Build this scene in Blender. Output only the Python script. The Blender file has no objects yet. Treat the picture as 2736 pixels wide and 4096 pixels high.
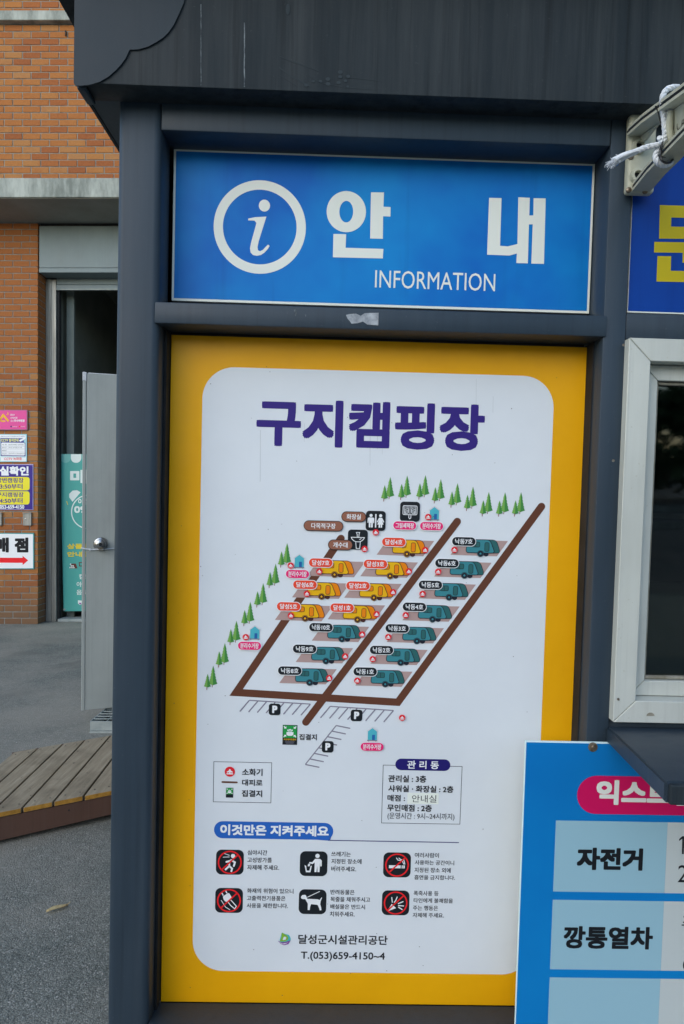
import bpy, bmesh, math, random
from math import sin, cos, pi, radians
from mathutils import Matrix, Vector
random.seed(7)
scene = bpy.context.scene
C = scene.collection

# ------------------------------------------------------------------ camera, sky, sun, exposure
CAM = Vector((0, 0, 1.2))                        # eye 1.2 m above the asphalt
cd = bpy.data.cameras.new('camera'); cam = bpy.data.objects.new('camera', cd); C.objects.link(cam)
cam.location = CAM; cam.rotation_euler = (radians(90), 0, 0)
cd.sensor_fit = 'VERTICAL'; cd.sensor_height = 36.0; cd.lens = 24.0; cd.clip_start = 0.05; cd.clip_end = 600
scene.camera = cam
w = bpy.data.worlds.new('World'); scene.world = w; w.use_nodes = True
wn = w.node_tree.nodes; wl = w.node_tree.links
sky = wn.new('ShaderNodeTexSky'); sky.sky_type = 'NISHITA'; sky.sun_disc = False
SUN_EL, SUN_AZ = radians(25), radians(215)       # high sun behind thick cloud, behind the photographer
sky.sun_elevation = SUN_EL; sky.sun_rotation = SUN_AZ
sky.air_density = 1.0; sky.dust_density = 0.7; sky.ozone_density = 1.0
wl.new(sky.outputs[0], wn['Background'].inputs[0]); wn['Background'].inputs[1].default_value = 0.15
sd = bpy.data.lights.new('sun', 'SUN'); sun = bpy.data.objects.new('sun', sd); C.objects.link(sun)
sd.energy = 0.5; sd.angle = radians(70); sd.color = (0.97, 1.0, 0.96)
dirv = Vector((sin(SUN_AZ) * cos(SUN_EL), cos(SUN_AZ) * cos(SUN_EL), sin(SUN_EL)))
sun.rotation_euler = dirv.to_track_quat('Z', 'Y').to_euler(); sun.location = (0, -4, 8)
scene.view_settings.view_transform = 'Standard'; scene.view_settings.look = 'None'
scene.view_settings.exposure = 0.97; scene.view_settings.gamma = 1.0
scene.view_settings.use_curve_mapping = False

# ------------------------------------------------------------------ materials
def lin(c):
    c /= 255.0
    return c / 12.92 if c <= 0.04045 else ((c + 0.055) / 1.055) ** 2.4
ILL = (0.66, 0.75, 0.84)
def alb(r, g, b, k=1.0):                         # surface colour of something that looks r,g,b under this cloudy light
    return tuple(max(0.002, min(0.86, lin(v) / i * k)) for v, i in zip((r, g, b), ILL))
MATS = {}
def base_mat(name, col, rough=0.5, metal=0.0, spec=0.5):
    m = bpy.data.materials.new(name); m.use_nodes = True
    b = m.node_tree.nodes['Principled BSDF']
    b.inputs['Base Color'].default_value = (*col, 1); b.inputs['Roughness'].default_value = rough
    b.inputs['Metallic'].default_value = metal; b.inputs['Specular IOR Level'].default_value = spec
    MATS[name] = m
    return m, m.node_tree.nodes, m.node_tree.links, b
def ink(name, rgb, rough=0.42, k=1.0):
    if name in MATS: return MATS[name]
    m, n, l, b = base_mat(name, alb(*rgb, k), rough, 0, 0.2)
    return m
def node(n, t, **kw):
    x = n.new(t)
    for k, v in kw.items(): setattr(x, k, v)
    return x
def noise(n, l, co, scale, detail=4, rough=0.55, stretch=None):
    if stretch:
        mp = node(n, 'ShaderNodeMapping'); mp.inputs['Scale'].default_value = stretch
        l.new(co, mp.inputs[0]); co = mp.outputs[0]
    t = node(n, 'ShaderNodeTexNoise'); t.inputs['Scale'].default_value = scale
    t.inputs['Detail'].default_value = detail; t.inputs['Roughness'].default_value = rough
    l.new(co, t.inputs['Vector']); return t.outputs['Fac']
def ramp(n, l, fac, stops):
    r = node(n, 'ShaderNodeValToRGB'); e = r.color_ramp.elements
    while len(e) < len(stops): e.new(0.5)
    for el, (p, c) in zip(e, stops): el.position = p; el.color = (*c, 1) if len(c) == 3 else c
    l.new(fac, r.inputs[0]); return r.outputs[0]
def mix(n, l, fac, a, b, mode='MIX'):
    m = node(n, 'ShaderNodeMix', data_type='RGBA', blend_type=mode)
    if isinstance(fac, float): m.inputs[0].default_value = fac
    else: l.new(fac, m.inputs[0])
    for i, v in ((6, a), (7, b)):
        if isinstance(v, tuple): m.inputs[i].default_value = (*v, 1)
        else: l.new(v, m.inputs[i])
    return m.outputs[2]
def bump(n, l, b, h, strength=0.3, dist=0.01):
    bp = node(n, 'ShaderNodeBump'); bp.inputs['Strength'].default_value = strength; bp.inputs['Distance'].default_value = dist
    l.new(h, bp.inputs['Height']); l.new(bp.outputs[0], b.inputs['Normal'])
def gens(n): return node(n, 'ShaderNodeTexCoord').outputs['Object']

def worn_paint(name, col, rough=0.38, streak=0.5, dust=(0.17, 0.19, 0.2), amt=0.5):
    m, n, l, b = base_mat(name, col, rough, 0, 0.28)
    co = gens(n)
    s = noise(n, l, co, 3.0, 6, 0.65, (9.0, 9.0, 0.45))
    g = noise(n, l, co, 2.2, 5, 0.6, (1, 1, 0.6))
    f = noise(n, l, co, 140.0, 2, 0.5)
    dark = tuple(v * 0.82 for v in col); lite = tuple(v * 1.13 for v in col)
    c1 = ramp(n, l, g, [(0.32, dark), (0.52, col), (0.72, lite)])
    lo_ = 0.36 if streak > 0.7 else 0.5
    sm = ramp(n, l, s, [(lo_, (0, 0, 0)), (0.78, (streak * amt * 1.5,) * 3)])
    c2 = mix(n, l, sm, c1, dust)
    d2 = noise(n, l, co, 4.1, 6, 0.7, (14.0, 14.0, 0.3))
    dm = ramp(n, l, d2, [(0.50, (0, 0, 0)), (0.72, (min(1, streak * 1.1),) * 3)])
    c3 = mix(n, l, dm, c2, tuple(v * 0.45 for v in col))
    sp = ramp(n, l, f, [(0.70, (0, 0, 0)), (0.76, (0.35, 0.35, 0.35))])
    l.new(mix(n, l, sp, c3, dust), b.inputs['Base Color'])
    l.new(ramp(n, l, g, [(0.3, (rough * 0.8,) * 3), (0.8, (min(1, rough * 1.5),) * 3)]), b.inputs['Roughness'])
    bump(n, l, b, noise(n, l, co, 260.0, 2), 0.08, 0.002)
    return m
def mottled(name, c1, c2, scale, rough=0.8, bscale=None, bstr=0.3, bdist=0.004, stretch=None, lo=0.35, hi=0.68):
    m, n, l, b = base_mat(name, c1, rough, 0, 0.2)
    co = gens(n)
    f = noise(n, l, co, scale, 6, 0.65, stretch)
    l.new(ramp(n, l, f, [(lo, c1), (hi, c2)]), b.inputs['Base Color'])
    if bscale: bump(n, l, b, noise(n, l, co, bscale, 4, 0.6, stretch), bstr, bdist)
    return m

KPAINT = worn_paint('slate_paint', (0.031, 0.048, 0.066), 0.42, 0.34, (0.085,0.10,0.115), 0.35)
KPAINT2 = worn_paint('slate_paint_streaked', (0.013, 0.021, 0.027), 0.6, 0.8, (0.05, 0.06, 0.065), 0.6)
KPL = worn_paint('plate_paint', (0.020, 0.032, 0.042), 0.5, 0.15, (0.05,0.06,0.07), 0.3)
KDARK = mottled('gap_shade_metal', (0.012, 0.013, 0.014), (0.03, 0.03, 0.032), 9, 0.7)  # near-black, so the gaps round the boards look shaded
M_PVC = worn_paint('white_pvc', (0.585, 0.60, 0.54), 0.38, 0.22, (0.38, 0.37, 0.27), 0.6)
M_SILL = mottled('grimy_sill', (0.20, 0.18, 0.13), (0.36, 0.34, 0.28), 30, 0.7)
M_CAST = mottled('cream_casting', (0.42, 0.42, 0.325), (0.54, 0.54, 0.43), 14, 0.45, 60, 0.1)
M_RUB = mottled('dark_rubber_and_shade', (0.012, 0.013, 0.015), (0.035, 0.036, 0.038), 20, 0.55)  # rubber parts, plus painted shade in the grate, groove and gap
M_ROPE = mottled('rope_fibre', (0.62, 0.66, 0.70), (0.80, 0.82, 0.84), 90, 0.75, 400, 0.4, 0.001)
M_ROPEB = base_mat('rope_blue_fibre', (0.08, 0.25, 0.62), 0.7)[0]
M_RUST = mottled('rusty_screw', (0.16, 0.11, 0.07), (0.32, 0.28, 0.22), 120, 0.4)
MATS['rusty_screw'].node_tree.nodes['Principled BSDF'].inputs['Metallic'].default_value = 0.7
M_STEEL = base_mat('brushed_knob_steel', (0.48, 0.47, 0.45), 0.22, 1.0)[0]
M_GALV = mottled('galvanised_steel', (0.25, 0.29, 0.28), (0.40, 0.43, 0.41), 12, 0.5, 40, 0.1)
M_DOOR = worn_paint('grey_door_paint', (0.37, 0.40, 0.38), 0.5, 0.16)
M_JAMB = worn_paint('stainless_jamb', (0.23, 0.225, 0.20), 0.35, 0.9, (0.42, 0.42, 0.38), 0.8)
MATS['stainless_jamb'].node_tree.nodes['Principled BSDF'].inputs['Metallic'].default_value = 0.35
M_SHUT = worn_paint('shutter_grey', (0.20, 0.25, 0.26), 0.45, 0.1)
M_CONC = mottled('weathered_concrete', (0.18, 0.20, 0.18), (0.42, 0.45, 0.41), 5, 0.9, 60, 0.3, 0.004, (1.6, 1.6, 0.5), 0.34, 0.62)
M_SOFF = mottled('painted_soffit', (0.26, 0.25, 0.21), (0.32, 0.31, 0.27), 3, 0.85, 60, 0.1)
M_MORT = mottled('mortar', (0.20, 0.21, 0.195), (0.32, 0.33, 0.305), 18, 0.95, 160, 0.4, 0.004)
M_ROOM = mottled('room_wall', (0.16, 0.17, 0.145), (0.20, 0.21, 0.18), 3, 0.9)
M_SIDEP = mottled('entrance_side_panel', (0.16, 0.185, 0.17), (0.20, 0.225, 0.205), 3, 0.7)
M_TIE = base_mat('black_nylon', (0.01, 0.01, 0.011), 0.4)[0]
M_TAPE = mottled('white_tape', (0.55, 0.58, 0.6), (0.68, 0.7, 0.71), 60, 0.6)
M_SHARD = mottled('torn_silver_sticker', (0.22, 0.24, 0.26), (0.50, 0.52, 0.54), 55, 0.5)

def asphalt():
    m, n, l, b = base_mat('asphalt', (0.08, 0.09, 0.088), 0.9, 0, 0.3)
    co = gens(n)
    big = noise(n, l, co, 0.9, 4, 0.6); mid = noise(n, l, co, 28, 6, 0.7)
    c = ramp(n, l, mid, [(0.30, (0.12, 0.132, 0.113)), (0.5, (0.21, 0.225, 0.196)), (0.72, (0.33, 0.34, 0.29))])
    v = node(n, 'ShaderNodeTexVoronoi', feature='F1'); v.inputs['Scale'].default_value = 230; l.new(co, v.inputs['Vector'])
    vc = node(n, 'ShaderNodeSeparateColor'); l.new(v.outputs['Color'], vc.inputs[0])
    stone = ramp(n, l, vc.outputs[0], [(0.0, (0.09, 0.10, 0.086)), (0.45, (0.22, 0.235, 0.205)), (0.84, (0.33, 0.33, 0.28)), (0.95, (0.62, 0.60, 0.54))])
    c = mix(n, l, 0.45, c, stone)
    gap = ramp(n, l, v.outputs['Distance'], [(0.25, (1, 1, 1)), (0.8, (0.5, 0.5, 0.5))])
    c = mix(n, l, 1.0, c, gap, 'MULTIPLY')
    dust = ramp(n, l, big, [(0.40, (0, 0, 0)), (0.62, (0.55, 0.55, 0.55))])
    st_ = noise(n, l, co, 1.7, 5, 0.6); c = mix(n, l, ramp(n, l, st_, [(0.30, (0.7, 0.7, 0.7)), (0.46, (0, 0, 0))]), c, (0.085, 0.09, 0.08))
    c = mix(n, l, dust, c, (0.36, 0.33, 0.27))
    l.new(c, b.inputs['Base Color'])
    h = node(n, 'ShaderNodeMath', operation='SUBTRACT'); l.new(mid, h.inputs[0]); l.new(v.outputs['Distance'], h.inputs[1])
    bump(n, l, b, h.outputs[0], 0.45, 0.004)
    return m
M_ASPH = asphalt()

def brick_mat():
    m, n, l, b = base_mat('clay_brick', (0.4, 0.17, 0.05), 0.85, 0, 0.12)
    oi = node(n, 'ShaderNodeObjectInfo'); co = node(n, 'ShaderNodeTexCoord').outputs['Object']
    add = node(n, 'ShaderNodeVectorMath', operation='ADD'); l.new(co, add.inputs[0]); l.new(oi.outputs['Location'], add.inputs[1])
    c = ramp(n, l, oi.outputs['Random'], [(0.0, (0.25, 0.066, 0.024)), (0.14, (0.30, 0.087, 0.027)), (0.3, (0.355, 0.125, 0.034)), (0.6, (0.40, 0.155, 0.042)), (0.8, (0.40, 0.180, 0.056)), (1.0, (0.38, 0.195, 0.080))])
    bl = noise(n, l, add.outputs[0], 7, 5, 0.65)
    c = mix(n, l, ramp(n, l, bl, [(0.48, (0, 0, 0)), (0.75, (0.6, 0.6, 0.6))]), c, (0.31, 0.092, 0.030))
    fn = noise(n, l, add.outputs[0], 90, 4, 0.7)
    c = mix(n, l, 0.35, c, ramp(n, l, fn, [(0.3, (0.19, 0.08, 0.035)), (0.7, (0.47, 0.22, 0.085))]))
    # damp soiling on the lowest courses (a stain on the wall)
    sx = node(n, 'ShaderNodeSeparateXYZ'); l.new(add.outputs[0], sx.inputs[0])
    soil = ramp(n, l, sx.outputs[2], [(0.10, (0.85, 0.85, 0.85)), (0.55, (0, 0, 0))])
    c = mix(n, l, soil, c, (0.15, 0.095, 0.06))
    l.new(c, b.inputs['Base Color']); bump(n, l, b, fn, 0.35, 0.003)
    return m
M_BRICK = brick_mat()

def wood(name, c1, c2, c3):
    m, n, l, b = base_mat(name, c1, 0.85, 0, 0.3)
    oi = node(n, 'ShaderNodeObjectInfo'); co = gens(n)
    ad = node(n, 'ShaderNodeVectorMath', operation='ADD'); l.new(co, ad.inputs[0]); l.new(oi.outputs['Random'], ad.inputs[1])
    g = noise(n, l, ad.outputs[0], 9, 8, 0.7, (7.0, 0.5, 7.0)); k = noise(n, l, ad.outputs[0], 5, 4, 0.6)
    c = ramp(n, l, g, [(0.28, c1), (0.5, c2), (0.75, c3)])
    c = mix(n, l, ramp(n, l, k, [(0.5, (0, 0, 0)), (0.7, (0.5, 0.5, 0.5))]), c, tuple(v * 0.6 for v in c1))
    kn = noise(n, l, ad.outputs[0], 34, 2, 0.5)
    c = mix(n, l, ramp(n, l, kn, [(0.72, (0, 0, 0)), (0.78, (0.8, 0.8, 0.8))]), c, (0.03, 0.025, 0.02))
    l.new(c, b.inputs['Base Color']); bump(n, l, b, g, 0.5, 0.004)
    return m
M_PLANK = wood('weathered_plank', (0.225, 0.18, 0.115), (0.335, 0.275, 0.185), (0.46, 0.385, 0.27))
M_PEND = wood('plank_end_ochre', (0.25, 0.12, 0.02), (0.50, 0.25, 0.04), (0.6, 0.33, 0.07))
M_RED = worn_paint('red_brown_board', (0.115, 0.062, 0.044), 0.6, 0.25, (0.16, 0.12, 0.10))
M_GLASS, _n, _l, _b = base_mat('window_glass', (0.02, 0.03, 0.03), 0.03)
_b.inputs['Transmission Weight'].default_value = 1.0; _b.inputs['Base Color'].default_value = (0.55, 0.62, 0.60, 1); _b.inputs['IOR'].default_value = 1.5

# ------------------------------------------------------------------ building helpers
def thing(name, label, cat, mw=None, group=None):
    o = bpy.data.objects.new(name, None); C.objects.link(o); o.empty_display_size = 0.1
    if mw is not None: o.matrix_world = mw
    o['label'] = label; o['category'] = cat
    if group: o['group'] = group
    return o
def mesh_obj(name, verts, faces, mats, parent=None, midx=None, smooth=False, label=None):
    me = bpy.data.meshes.new(name); me.from_pydata(verts, [], faces)
    for m in (mats if isinstance(mats, list) else [mats]): me.materials.append(m)
    if midx: me.polygons.foreach_set('material_index', midx)
    if smooth: me.polygons.foreach_set('use_smooth', [True] * len(me.polygons))
    me.update()
    o = bpy.data.objects.new(name, me); C.objects.link(o)
    if parent: o.parent = parent
    if label: o['label'] = label
    return o
class MB:                                         # collects shapes, links them as ONE mesh object
    def __init__(s): s.v = []; s.f = []; s.mi = []; s.cur = 0
    def add(s, v, f):
        k = len(s.v); s.v += [tuple(p) for p in v]; s.f += [tuple(i + k for i in q) for q in f]; s.mi += [s.cur] * len(f)
    def box(s, x0, x1, y0, y1, z0, z1, bev=0.0, seg=2):
        bm = bmesh.new(); bmesh.ops.create_cube(bm, size=1)
        for v in bm.verts: v.co = Vector(((x0 + x1) / 2 + v.co.x * (x1 - x0), (y0 + y1) / 2 + v.co.y * (y1 - y0), (z0 + z1) / 2 + v.co.z * (z1 - z0)))
        if bev > 0: bmesh.ops.bevel(bm, geom=list(bm.edges), offset=bev, segments=seg, affect='EDGES', profile=0.5)
        bm.verts.index_update()
        s.add([v.co for v in bm.verts], [[v.index for v in f.verts] for f in bm.faces]); bm.free(); return s
    def prism(s, pts, d):                          # polygon of 3-D points pushed along d
        n = len(pts); a = [Vector(p) for p in pts]; d = Vector(d); b = [p + d for p in a]
        s.add(a + b, [list(range(n)), list(range(2 * n - 1, n - 1, -1))] + [[i, n + i, n + (i + 1) % n, (i + 1) % n] for i in range(n)]); return s
    def tube(s, path, r, seg=8, cap=True):
        P = [Vector(p) for p in path]; rings = []
        up = Vector((0.3, 0.2, 0.93)); k = len(s.v); vs = []; fs = []
        for i, p in enumerate(P):
            t = (P[min(i + 1, len(P) - 1)] - P[max(i - 1, 0)]).normalized()
            a = t.cross(up).normalized(); b = t.cross(a)
            up = b if abs(t.dot(up)) > 0.99 else up
            rr = r[i] if isinstance(r, list) else r
            vs += [p + (a * cos(2 * pi * j / seg) + b * sin(2 * pi * j / seg)) * rr for j in range(seg)]
        for i in range(len(P) - 1):
            for j in range(seg):
                j2 = (j + 1) % seg; fs.append([i * seg + j, i * seg + j2, (i + 1) * seg + j2, (i + 1) * seg + j])
        if cap: fs += [list(range(seg))[::-1], [(len(P) - 1) * seg + j for j in range(seg)]]
        s.add(vs, fs); return s
    def lathe(s, c, prof, seg=24, axis='y'):       # prof: (radius, offset along -y)
        vs = []; fs = []; c = Vector(c)
        for r, h in prof:
            for j in range(seg):
                a = 2 * pi * j / seg; vs.append(c + Vector((r * cos(a), -h, r * sin(a))))
        for i in range(len(prof) - 1):
            for j in range(seg):
                j2 = (j + 1) % seg; fs.append([i * seg + j, i * seg + j2, (i + 1) * seg + j2, (i + 1) * seg + j])
        fs.append([(len(prof) - 1) * seg + j for j in range(seg)])
        s.add(vs, fs); return s
    def build(s, name, mats, parent=None, smooth=False, label=None):
        o = mesh_obj(name, s.v, s.f, mats, parent, s.mi if isinstance(mats, list) else None, smooth, label)
        if smooth:
            try: o.data.shade_auto_smooth = True
            except Exception: pass
            o.data.polygons.foreach_set('use_smooth', [True] * len(o.data.polygons))
            o.data.set_sharp_from_angle(angle=radians(35))
        return o

# ------------------------------------------------------------------ the kiosk's own frame
# Kiosk frame rotated about the camera, angles fitted to image lines (1.5 deg sideways, 2.4 deg back, 1 deg turned).  Its parts are square in this frame.
f = 1564.5; CX, CY = 784.0, 1173.6                # focal length and centre, in photo units
U = 0.875                                         # kiosk frame scaled about the camera: metres per frame unit
def rotm(yw, p, r): return (Matrix.Rotation(yw, 3, 'Z') @ Matrix.Rotation(p, 3, 'X') @ Matrix.Rotation(r, 3, 'Y'))
KR = rotm(radians(1.0429), radians(2.3637), radians(1.4575))
KBASE = Vector((-0.50, 1.6, -1.40)) * U           # foot of the corner post
KM = Matrix.Translation(CAM + KR @ KBASE) @ KR.to_4x4()
def K(x, y, z): return Vector((x, y, z)) * U - KBASE   # camera-centred units, mostly from image pixels -> kiosk local metres
def uvK(px, py):
    d = KR.transposed() @ Vector(((px - CX) / f, 1, -(py - CY) / f)); return d.x / d.y, d.z / d.y
def Kp(px, py, d):
    u, v = uvK(px, py); return K(u * d, d, v * d)
class KB(MB):
    def kbox(s, x0, x1, y0, y1, z0, z1, bev=0.0, seg=2):
        a = K(x0, y0, z0); b = K(x1, y1, z1); return s.box(a.x, b.x, a.y, b.y, a.z, b.z, bev, seg)
def Bp(px, py, d):                                # a spot on the brick building's upright planes, world metres
    return Vector(((px - CX) / f * d, d, CAM.z - (py - CY) / f * d))

# ------------------------------------------------------------------ flat print on a board: shapes and lettering
_fc = bpy.data.curves.new('lettering', 'FONT'); _fo = bpy.data.objects.new('lettering', _fc)
WIDE = {' ': .278, '(': .323, ')': .323, ',': .219, '-': .323, '.': .219, ':': .219, 'A': .667, 'C': .708, 'F': .469, 'I': .25, 'M': .781, 'N': .781, 'O': .823, 'P': .51, 'R': .604, 'T': .604, 'V': .604, '~': .584, '\u00b7': .26}
_G = {' ': ([], [])}                             # each character is converted once
def _convert(chars, res=3):
    _fc.body = '\n'.join(chars); _fc.space_line = 3.0; _fc.resolution_u = res
    m = _fo.to_mesh(); co = [(p.co.x, p.co.y) for p in m.vertices]; n = len(chars)
    row = [max(0, min(n - 1, round((0.35 - y) / 3.0))) for x, y in co]; loc = {}
    vs = [[] for _ in chars]; fs = [[] for _ in chars]
    for i, (x, y) in enumerate(co): loc[i] = len(vs[row[i]]); vs[row[i]].append((x, y + 3.0 * row[i]))
    for p in m.polygons: fs[row[p.vertices[0]]].append(tuple(loc[v] for v in p.vertices))
    _fo.to_mesh_clear()
    for c_, v, q in zip(chars, vs, fs): _G[c_] = (v, q)
def text_geo(s, bold=0, res=3):
    x = 0.0; V_ = []; F_ = []
    fresh = [c_ for c_ in dict.fromkeys(s) if c_ not in _G]
    if fresh: _convert(fresh)
    for c_ in s:
        v, q = _G[c_]; k = len(V_); V_ += [(a_ + x, b_) for a_, b_ in v]; F_ += [tuple(i + k for i in p) for p in q]
        x += WIDE.get(c_, .5 if c_.isdigit() else .92)
    return V_, F_
class Print:
    def __init__(s, root, mode, depth, step=0.0003, front=0.0):
        s.root = root; s.mode = mode; s.d = depth; s.step = step; s.front = front
        s.s = depth / f * (U if mode == 'K' else 1); s.parts = {}; s.cur = None; s.lay = 0
        if mode == 'K': s.y = K(0, depth, 0).y - front
        else:
            s.off = root.matrix_world.translation.copy(); s.y = depth - front - s.off.y
    def uv(s, px, py):
        if s.mode == 'K':
            u, v = uvK(px, py); p = K(u * s.d, s.d, v * s.d); return p.x, p.z
        p = Bp(px, py, s.d); return p.x - s.off.x, p.z - s.off.z
    def part(s, name, label=None, parent=None): s.cur = dict(n=name, v=[], f=[], m=[], mats=[], label=label, parent=parent); s.parts[len(s.parts)] = s.cur; return s
    def L(s, k): s.lay = k; return s
    def put(s, vs, fs, mat):
        c = s.cur; y = s.y - s.step * (s.lay + 1); k = len(c['v'])
        if mat not in c['mats']: c['mats'].append(mat)
        c['v'] += [(a, y, b) for a, b in vs]; c['f'] += [tuple(i + k for i in q) for q in fs]; c['m'] += [c['mats'].index(mat)] * len(fs)
        s.lay += 1
    def rawpoly(s, P, mat): s.put(P, [list(range(len(P)))], mat)
    def poly(s, pts, mat): s.rawpoly([s.uv(*p) for p in pts], mat)
    def rel(s, c, pts, mat, k=1.0):                # shape given relative to a point, y down
        x, z = s.uv(*c); s.rawpoly([(x + a * s.s * k, z - b * s.s * k) for a, b in pts], mat)
    def ell(s, c, rx, ry, mat, n=28, rot=0):
        x, z = s.uv(*c); P = []
        for i in range(n):
            a = 2 * pi * i / n; p, q = rx * cos(a), ry * sin(a)
            P.append((x + (p * cos(rot) - q * sin(rot)) * s.s, z + (p * sin(rot) + q * cos(rot)) * s.s))
        s.rawpoly(P, mat)
    def ring(s, c, R1, R2, mat, n=48, ratio=1.0, ratio2=None):
        x, z = s.uv(*c); ratio2 = ratio2 or ratio; vs = []
        for i in range(n):
            a = 2 * pi * i / n; vs += [(x + R1 * cos(a) * s.s, z + R1 * ratio * sin(a) * s.s), (x + R2 * cos(a) * s.s, z + R2 * ratio2 * sin(a) * s.s)]
        s.put(vs, [[2 * i, (2 * i + 2) % (2 * n), (2 * i + 3) % (2 * n), 2 * i + 1] for i in range(n)], mat)
    def rr(s, c, w_, h, r, mat, seg=6):
        x, z = s.uv(*c); s.rawpoly(s.rrpts(x, z, w_ * s.s, h * s.s, r * s.s, seg), mat)
    @staticmethod
    def rrpts(x, z, w_, h, r, seg=6):
        P = []; r = min(r, w_ / 2 - 1e-6, h / 2 - 1e-6)
        for cx, cz, a0 in ((w_ / 2 - r, h / 2 - r, 0), (-w_ / 2 + r, h / 2 - r, 90), (-w_ / 2 + r, -h / 2 + r, 180), (w_ / 2 - r, -h / 2 + r, 270)):
            for i in range(seg + 1):
                a = radians(a0 + 90 * i / seg); P.append((x + cx + r * cos(a), z + cz + r * sin(a)))
        return P
    def stroke(s, pts, w_, mat, caps=(0, 0), raw=None, closed=False):
        P = raw or [Vector(s.uv(*p)) for p in pts]; P = [Vector(p) for p in P]; h = w_ * s.s / 2; Lf = []; Rt = []; n = len(P)
        for i, p in enumerate(P):
            a = (p - P[i - 1]) if (i > 0 or closed) else None; b = (P[(i + 1) % n] - p) if (i < n - 1 or closed) else None
            ta = a.normalized() if a is not None and a.length else (b.normalized()); tb = b.normalized() if b is not None and b.length else ta
            na = Vector((-ta.y, ta.x)); nb = Vector((-tb.y, tb.x)); mth = (na + nb)
            if mth.length < 1e-4: mth = na
            mth.normalize(); k = h / max(0.35, mth.dot(na)); Lf.append(p + mth * k); Rt.append(p - mth * k)
        vs = [tuple(q) for pr in zip(Lf, Rt) for q in pr]
        fs = [[2 * i, 2 * i + 1, 2 * i + 3, 2 * i + 2] for i in range(n - 1)]
        if closed: fs.append([2 * n - 2, 2 * n - 1, 1, 0])
        s.put(vs, fs, mat)
        for e, cp in ((0, caps[0]), (n - 1, caps[1])):
            if cp:
                s.lay -= 1; t = (P[e] - P[e - 1]) if e else (P[0] - P[1]); t.normalize(); nn = Vector((-t.y, t.x))
                s.rawpoly([tuple(P[e] + (nn * cos(a) + t * sin(a)) * h) for a in [pi * i / 8 for i in range(9)]], mat)
    def rline(s, c, pts, w_, mat, caps=(1, 1), k=1.0, closed=False):
        x, z = s.uv(*c); s.stroke(None, w_, mat, caps, [(x + a * s.s * k, z - b * s.s * k) for a, b in pts], closed)
    def text(s, t, x0, x1, y0, y1, mat, bold=0.0, tilt=0.018, res=3, ital=0.0):
        v, fa = text_geo(t)
        if not v: return
        a0 = min(p[0] for p in v); a1 = max(p[0] for p in v); b0 = min(p[1] for p in v); b1 = max(p[1] for p in v)
        hh = (y1 - y0) - (tilt * (x1 - x0) if s.mode == 'K' else 0); ww = x1 - x0
        k = hh / (b1 - b0); e = max(0.0, bold) * k
        sx = (ww - 2 * e) / (a1 - a0); sz = (hh - 2 * e) / (b1 - b0); cx, cz = s.uv((x0 + x1) / 2, (y0 + y1) / 2)
        offs = [(0, 0)] if e < 0.05 else [(0, 0), (-1, 0), (1, 0), (0, -1), (0, 1), (-.9, -.9), (.9, -.9), (-.9, .9), (.9, .9)]
        if e < 0.35 and e >= 0.05: offs = [(0, 0), (-.9, -.6), (.9, -.6), (-.9, .6), (.9, .6)]
        L0 = s.lay
        for q, (ox, oz) in enumerate(offs):        # heavier weight: the same glyphs printed again, a hair apart
            s.lay = L0 + q * 0.06
            s.put([(cx + ((p[0] - (a0 + a1) / 2) * sx + ox * e + ital * (p[1] - (b0 + b1) / 2) * sz) * s.s, cz + ((p[1] - (b0 + b1) / 2) * sz + oz * e) * s.s) for p in v], fa, mat)
        s.lay = L0 + 1
    def done(s):
        made = []
        for c in s.parts.values():
            if c['v']:
                o = mesh_obj(c['n'], c['v'], c['f'], c['mats'], c['parent'] or s.root, c['m'], label=c['label']); made.append(o)
        s.parts = {}; return made

# ================================================================== GROUND
g = mesh_obj('ground', [(-250, -250, 0), (250, -250, 0), (250, 250, 0), (-250, 250, 0)], [(0, 1, 2, 3)], M_ASPH); g['kind'] = 'structure'

# ================================================================== KIOSK
kiosk = thing('information_kiosk', 'dark slate-blue steel kiosk booth with streaked fascia, corner post and service window', 'kiosk', KM)
D = 1.6; DB = 1.69; BR = 0.006
KB().kbox(-0.503, -0.4045, D, D + 0.1, -1.40, 0.90, 0.014, 5).build('corner_post', KPAINT, kiosk, True)
KB().kbox(0.6305, 0.684, D + 0.001, D + 0.1, -1.40, 0.90, 0.003).build('middle_post', KPAINT, kiosk, True)
KB().kbox(-0.4050, 0.629, D + 0.0005, D + 0.1, 0.797, 0.896, 0.003).build('top_rail', KPAINT, kiosk, True)
KB().kbox(-0.413, 0.637, D - 0.004, D + 0.093, 0.3595, 0.408, 0.003).build('middle_rail', KPAINT, kiosk, True)
a = KB(); a.prism([K(-0.4035, D, -1.38), K(-0.4035, D, -1.311), K(-0.4035, D + 0.088, -1.3262), K(-0.4035, D + 0.088, -1.38)], (1.033 * U, 0, 0)); a.build('bottom_rail', KPAINT, kiosk)
# inner jamb angles beside the boards, and a panel whose dark colour paints the shade in the gaps
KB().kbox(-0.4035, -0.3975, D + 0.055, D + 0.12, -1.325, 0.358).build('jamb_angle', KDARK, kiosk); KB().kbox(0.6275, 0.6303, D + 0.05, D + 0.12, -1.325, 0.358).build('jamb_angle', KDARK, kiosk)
KB().kbox(-0.4035, 0.6300, D + 0.12, D + 0.135, -1.38, 0.895).build('back_panel', KDARK, kiosk)
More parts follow.
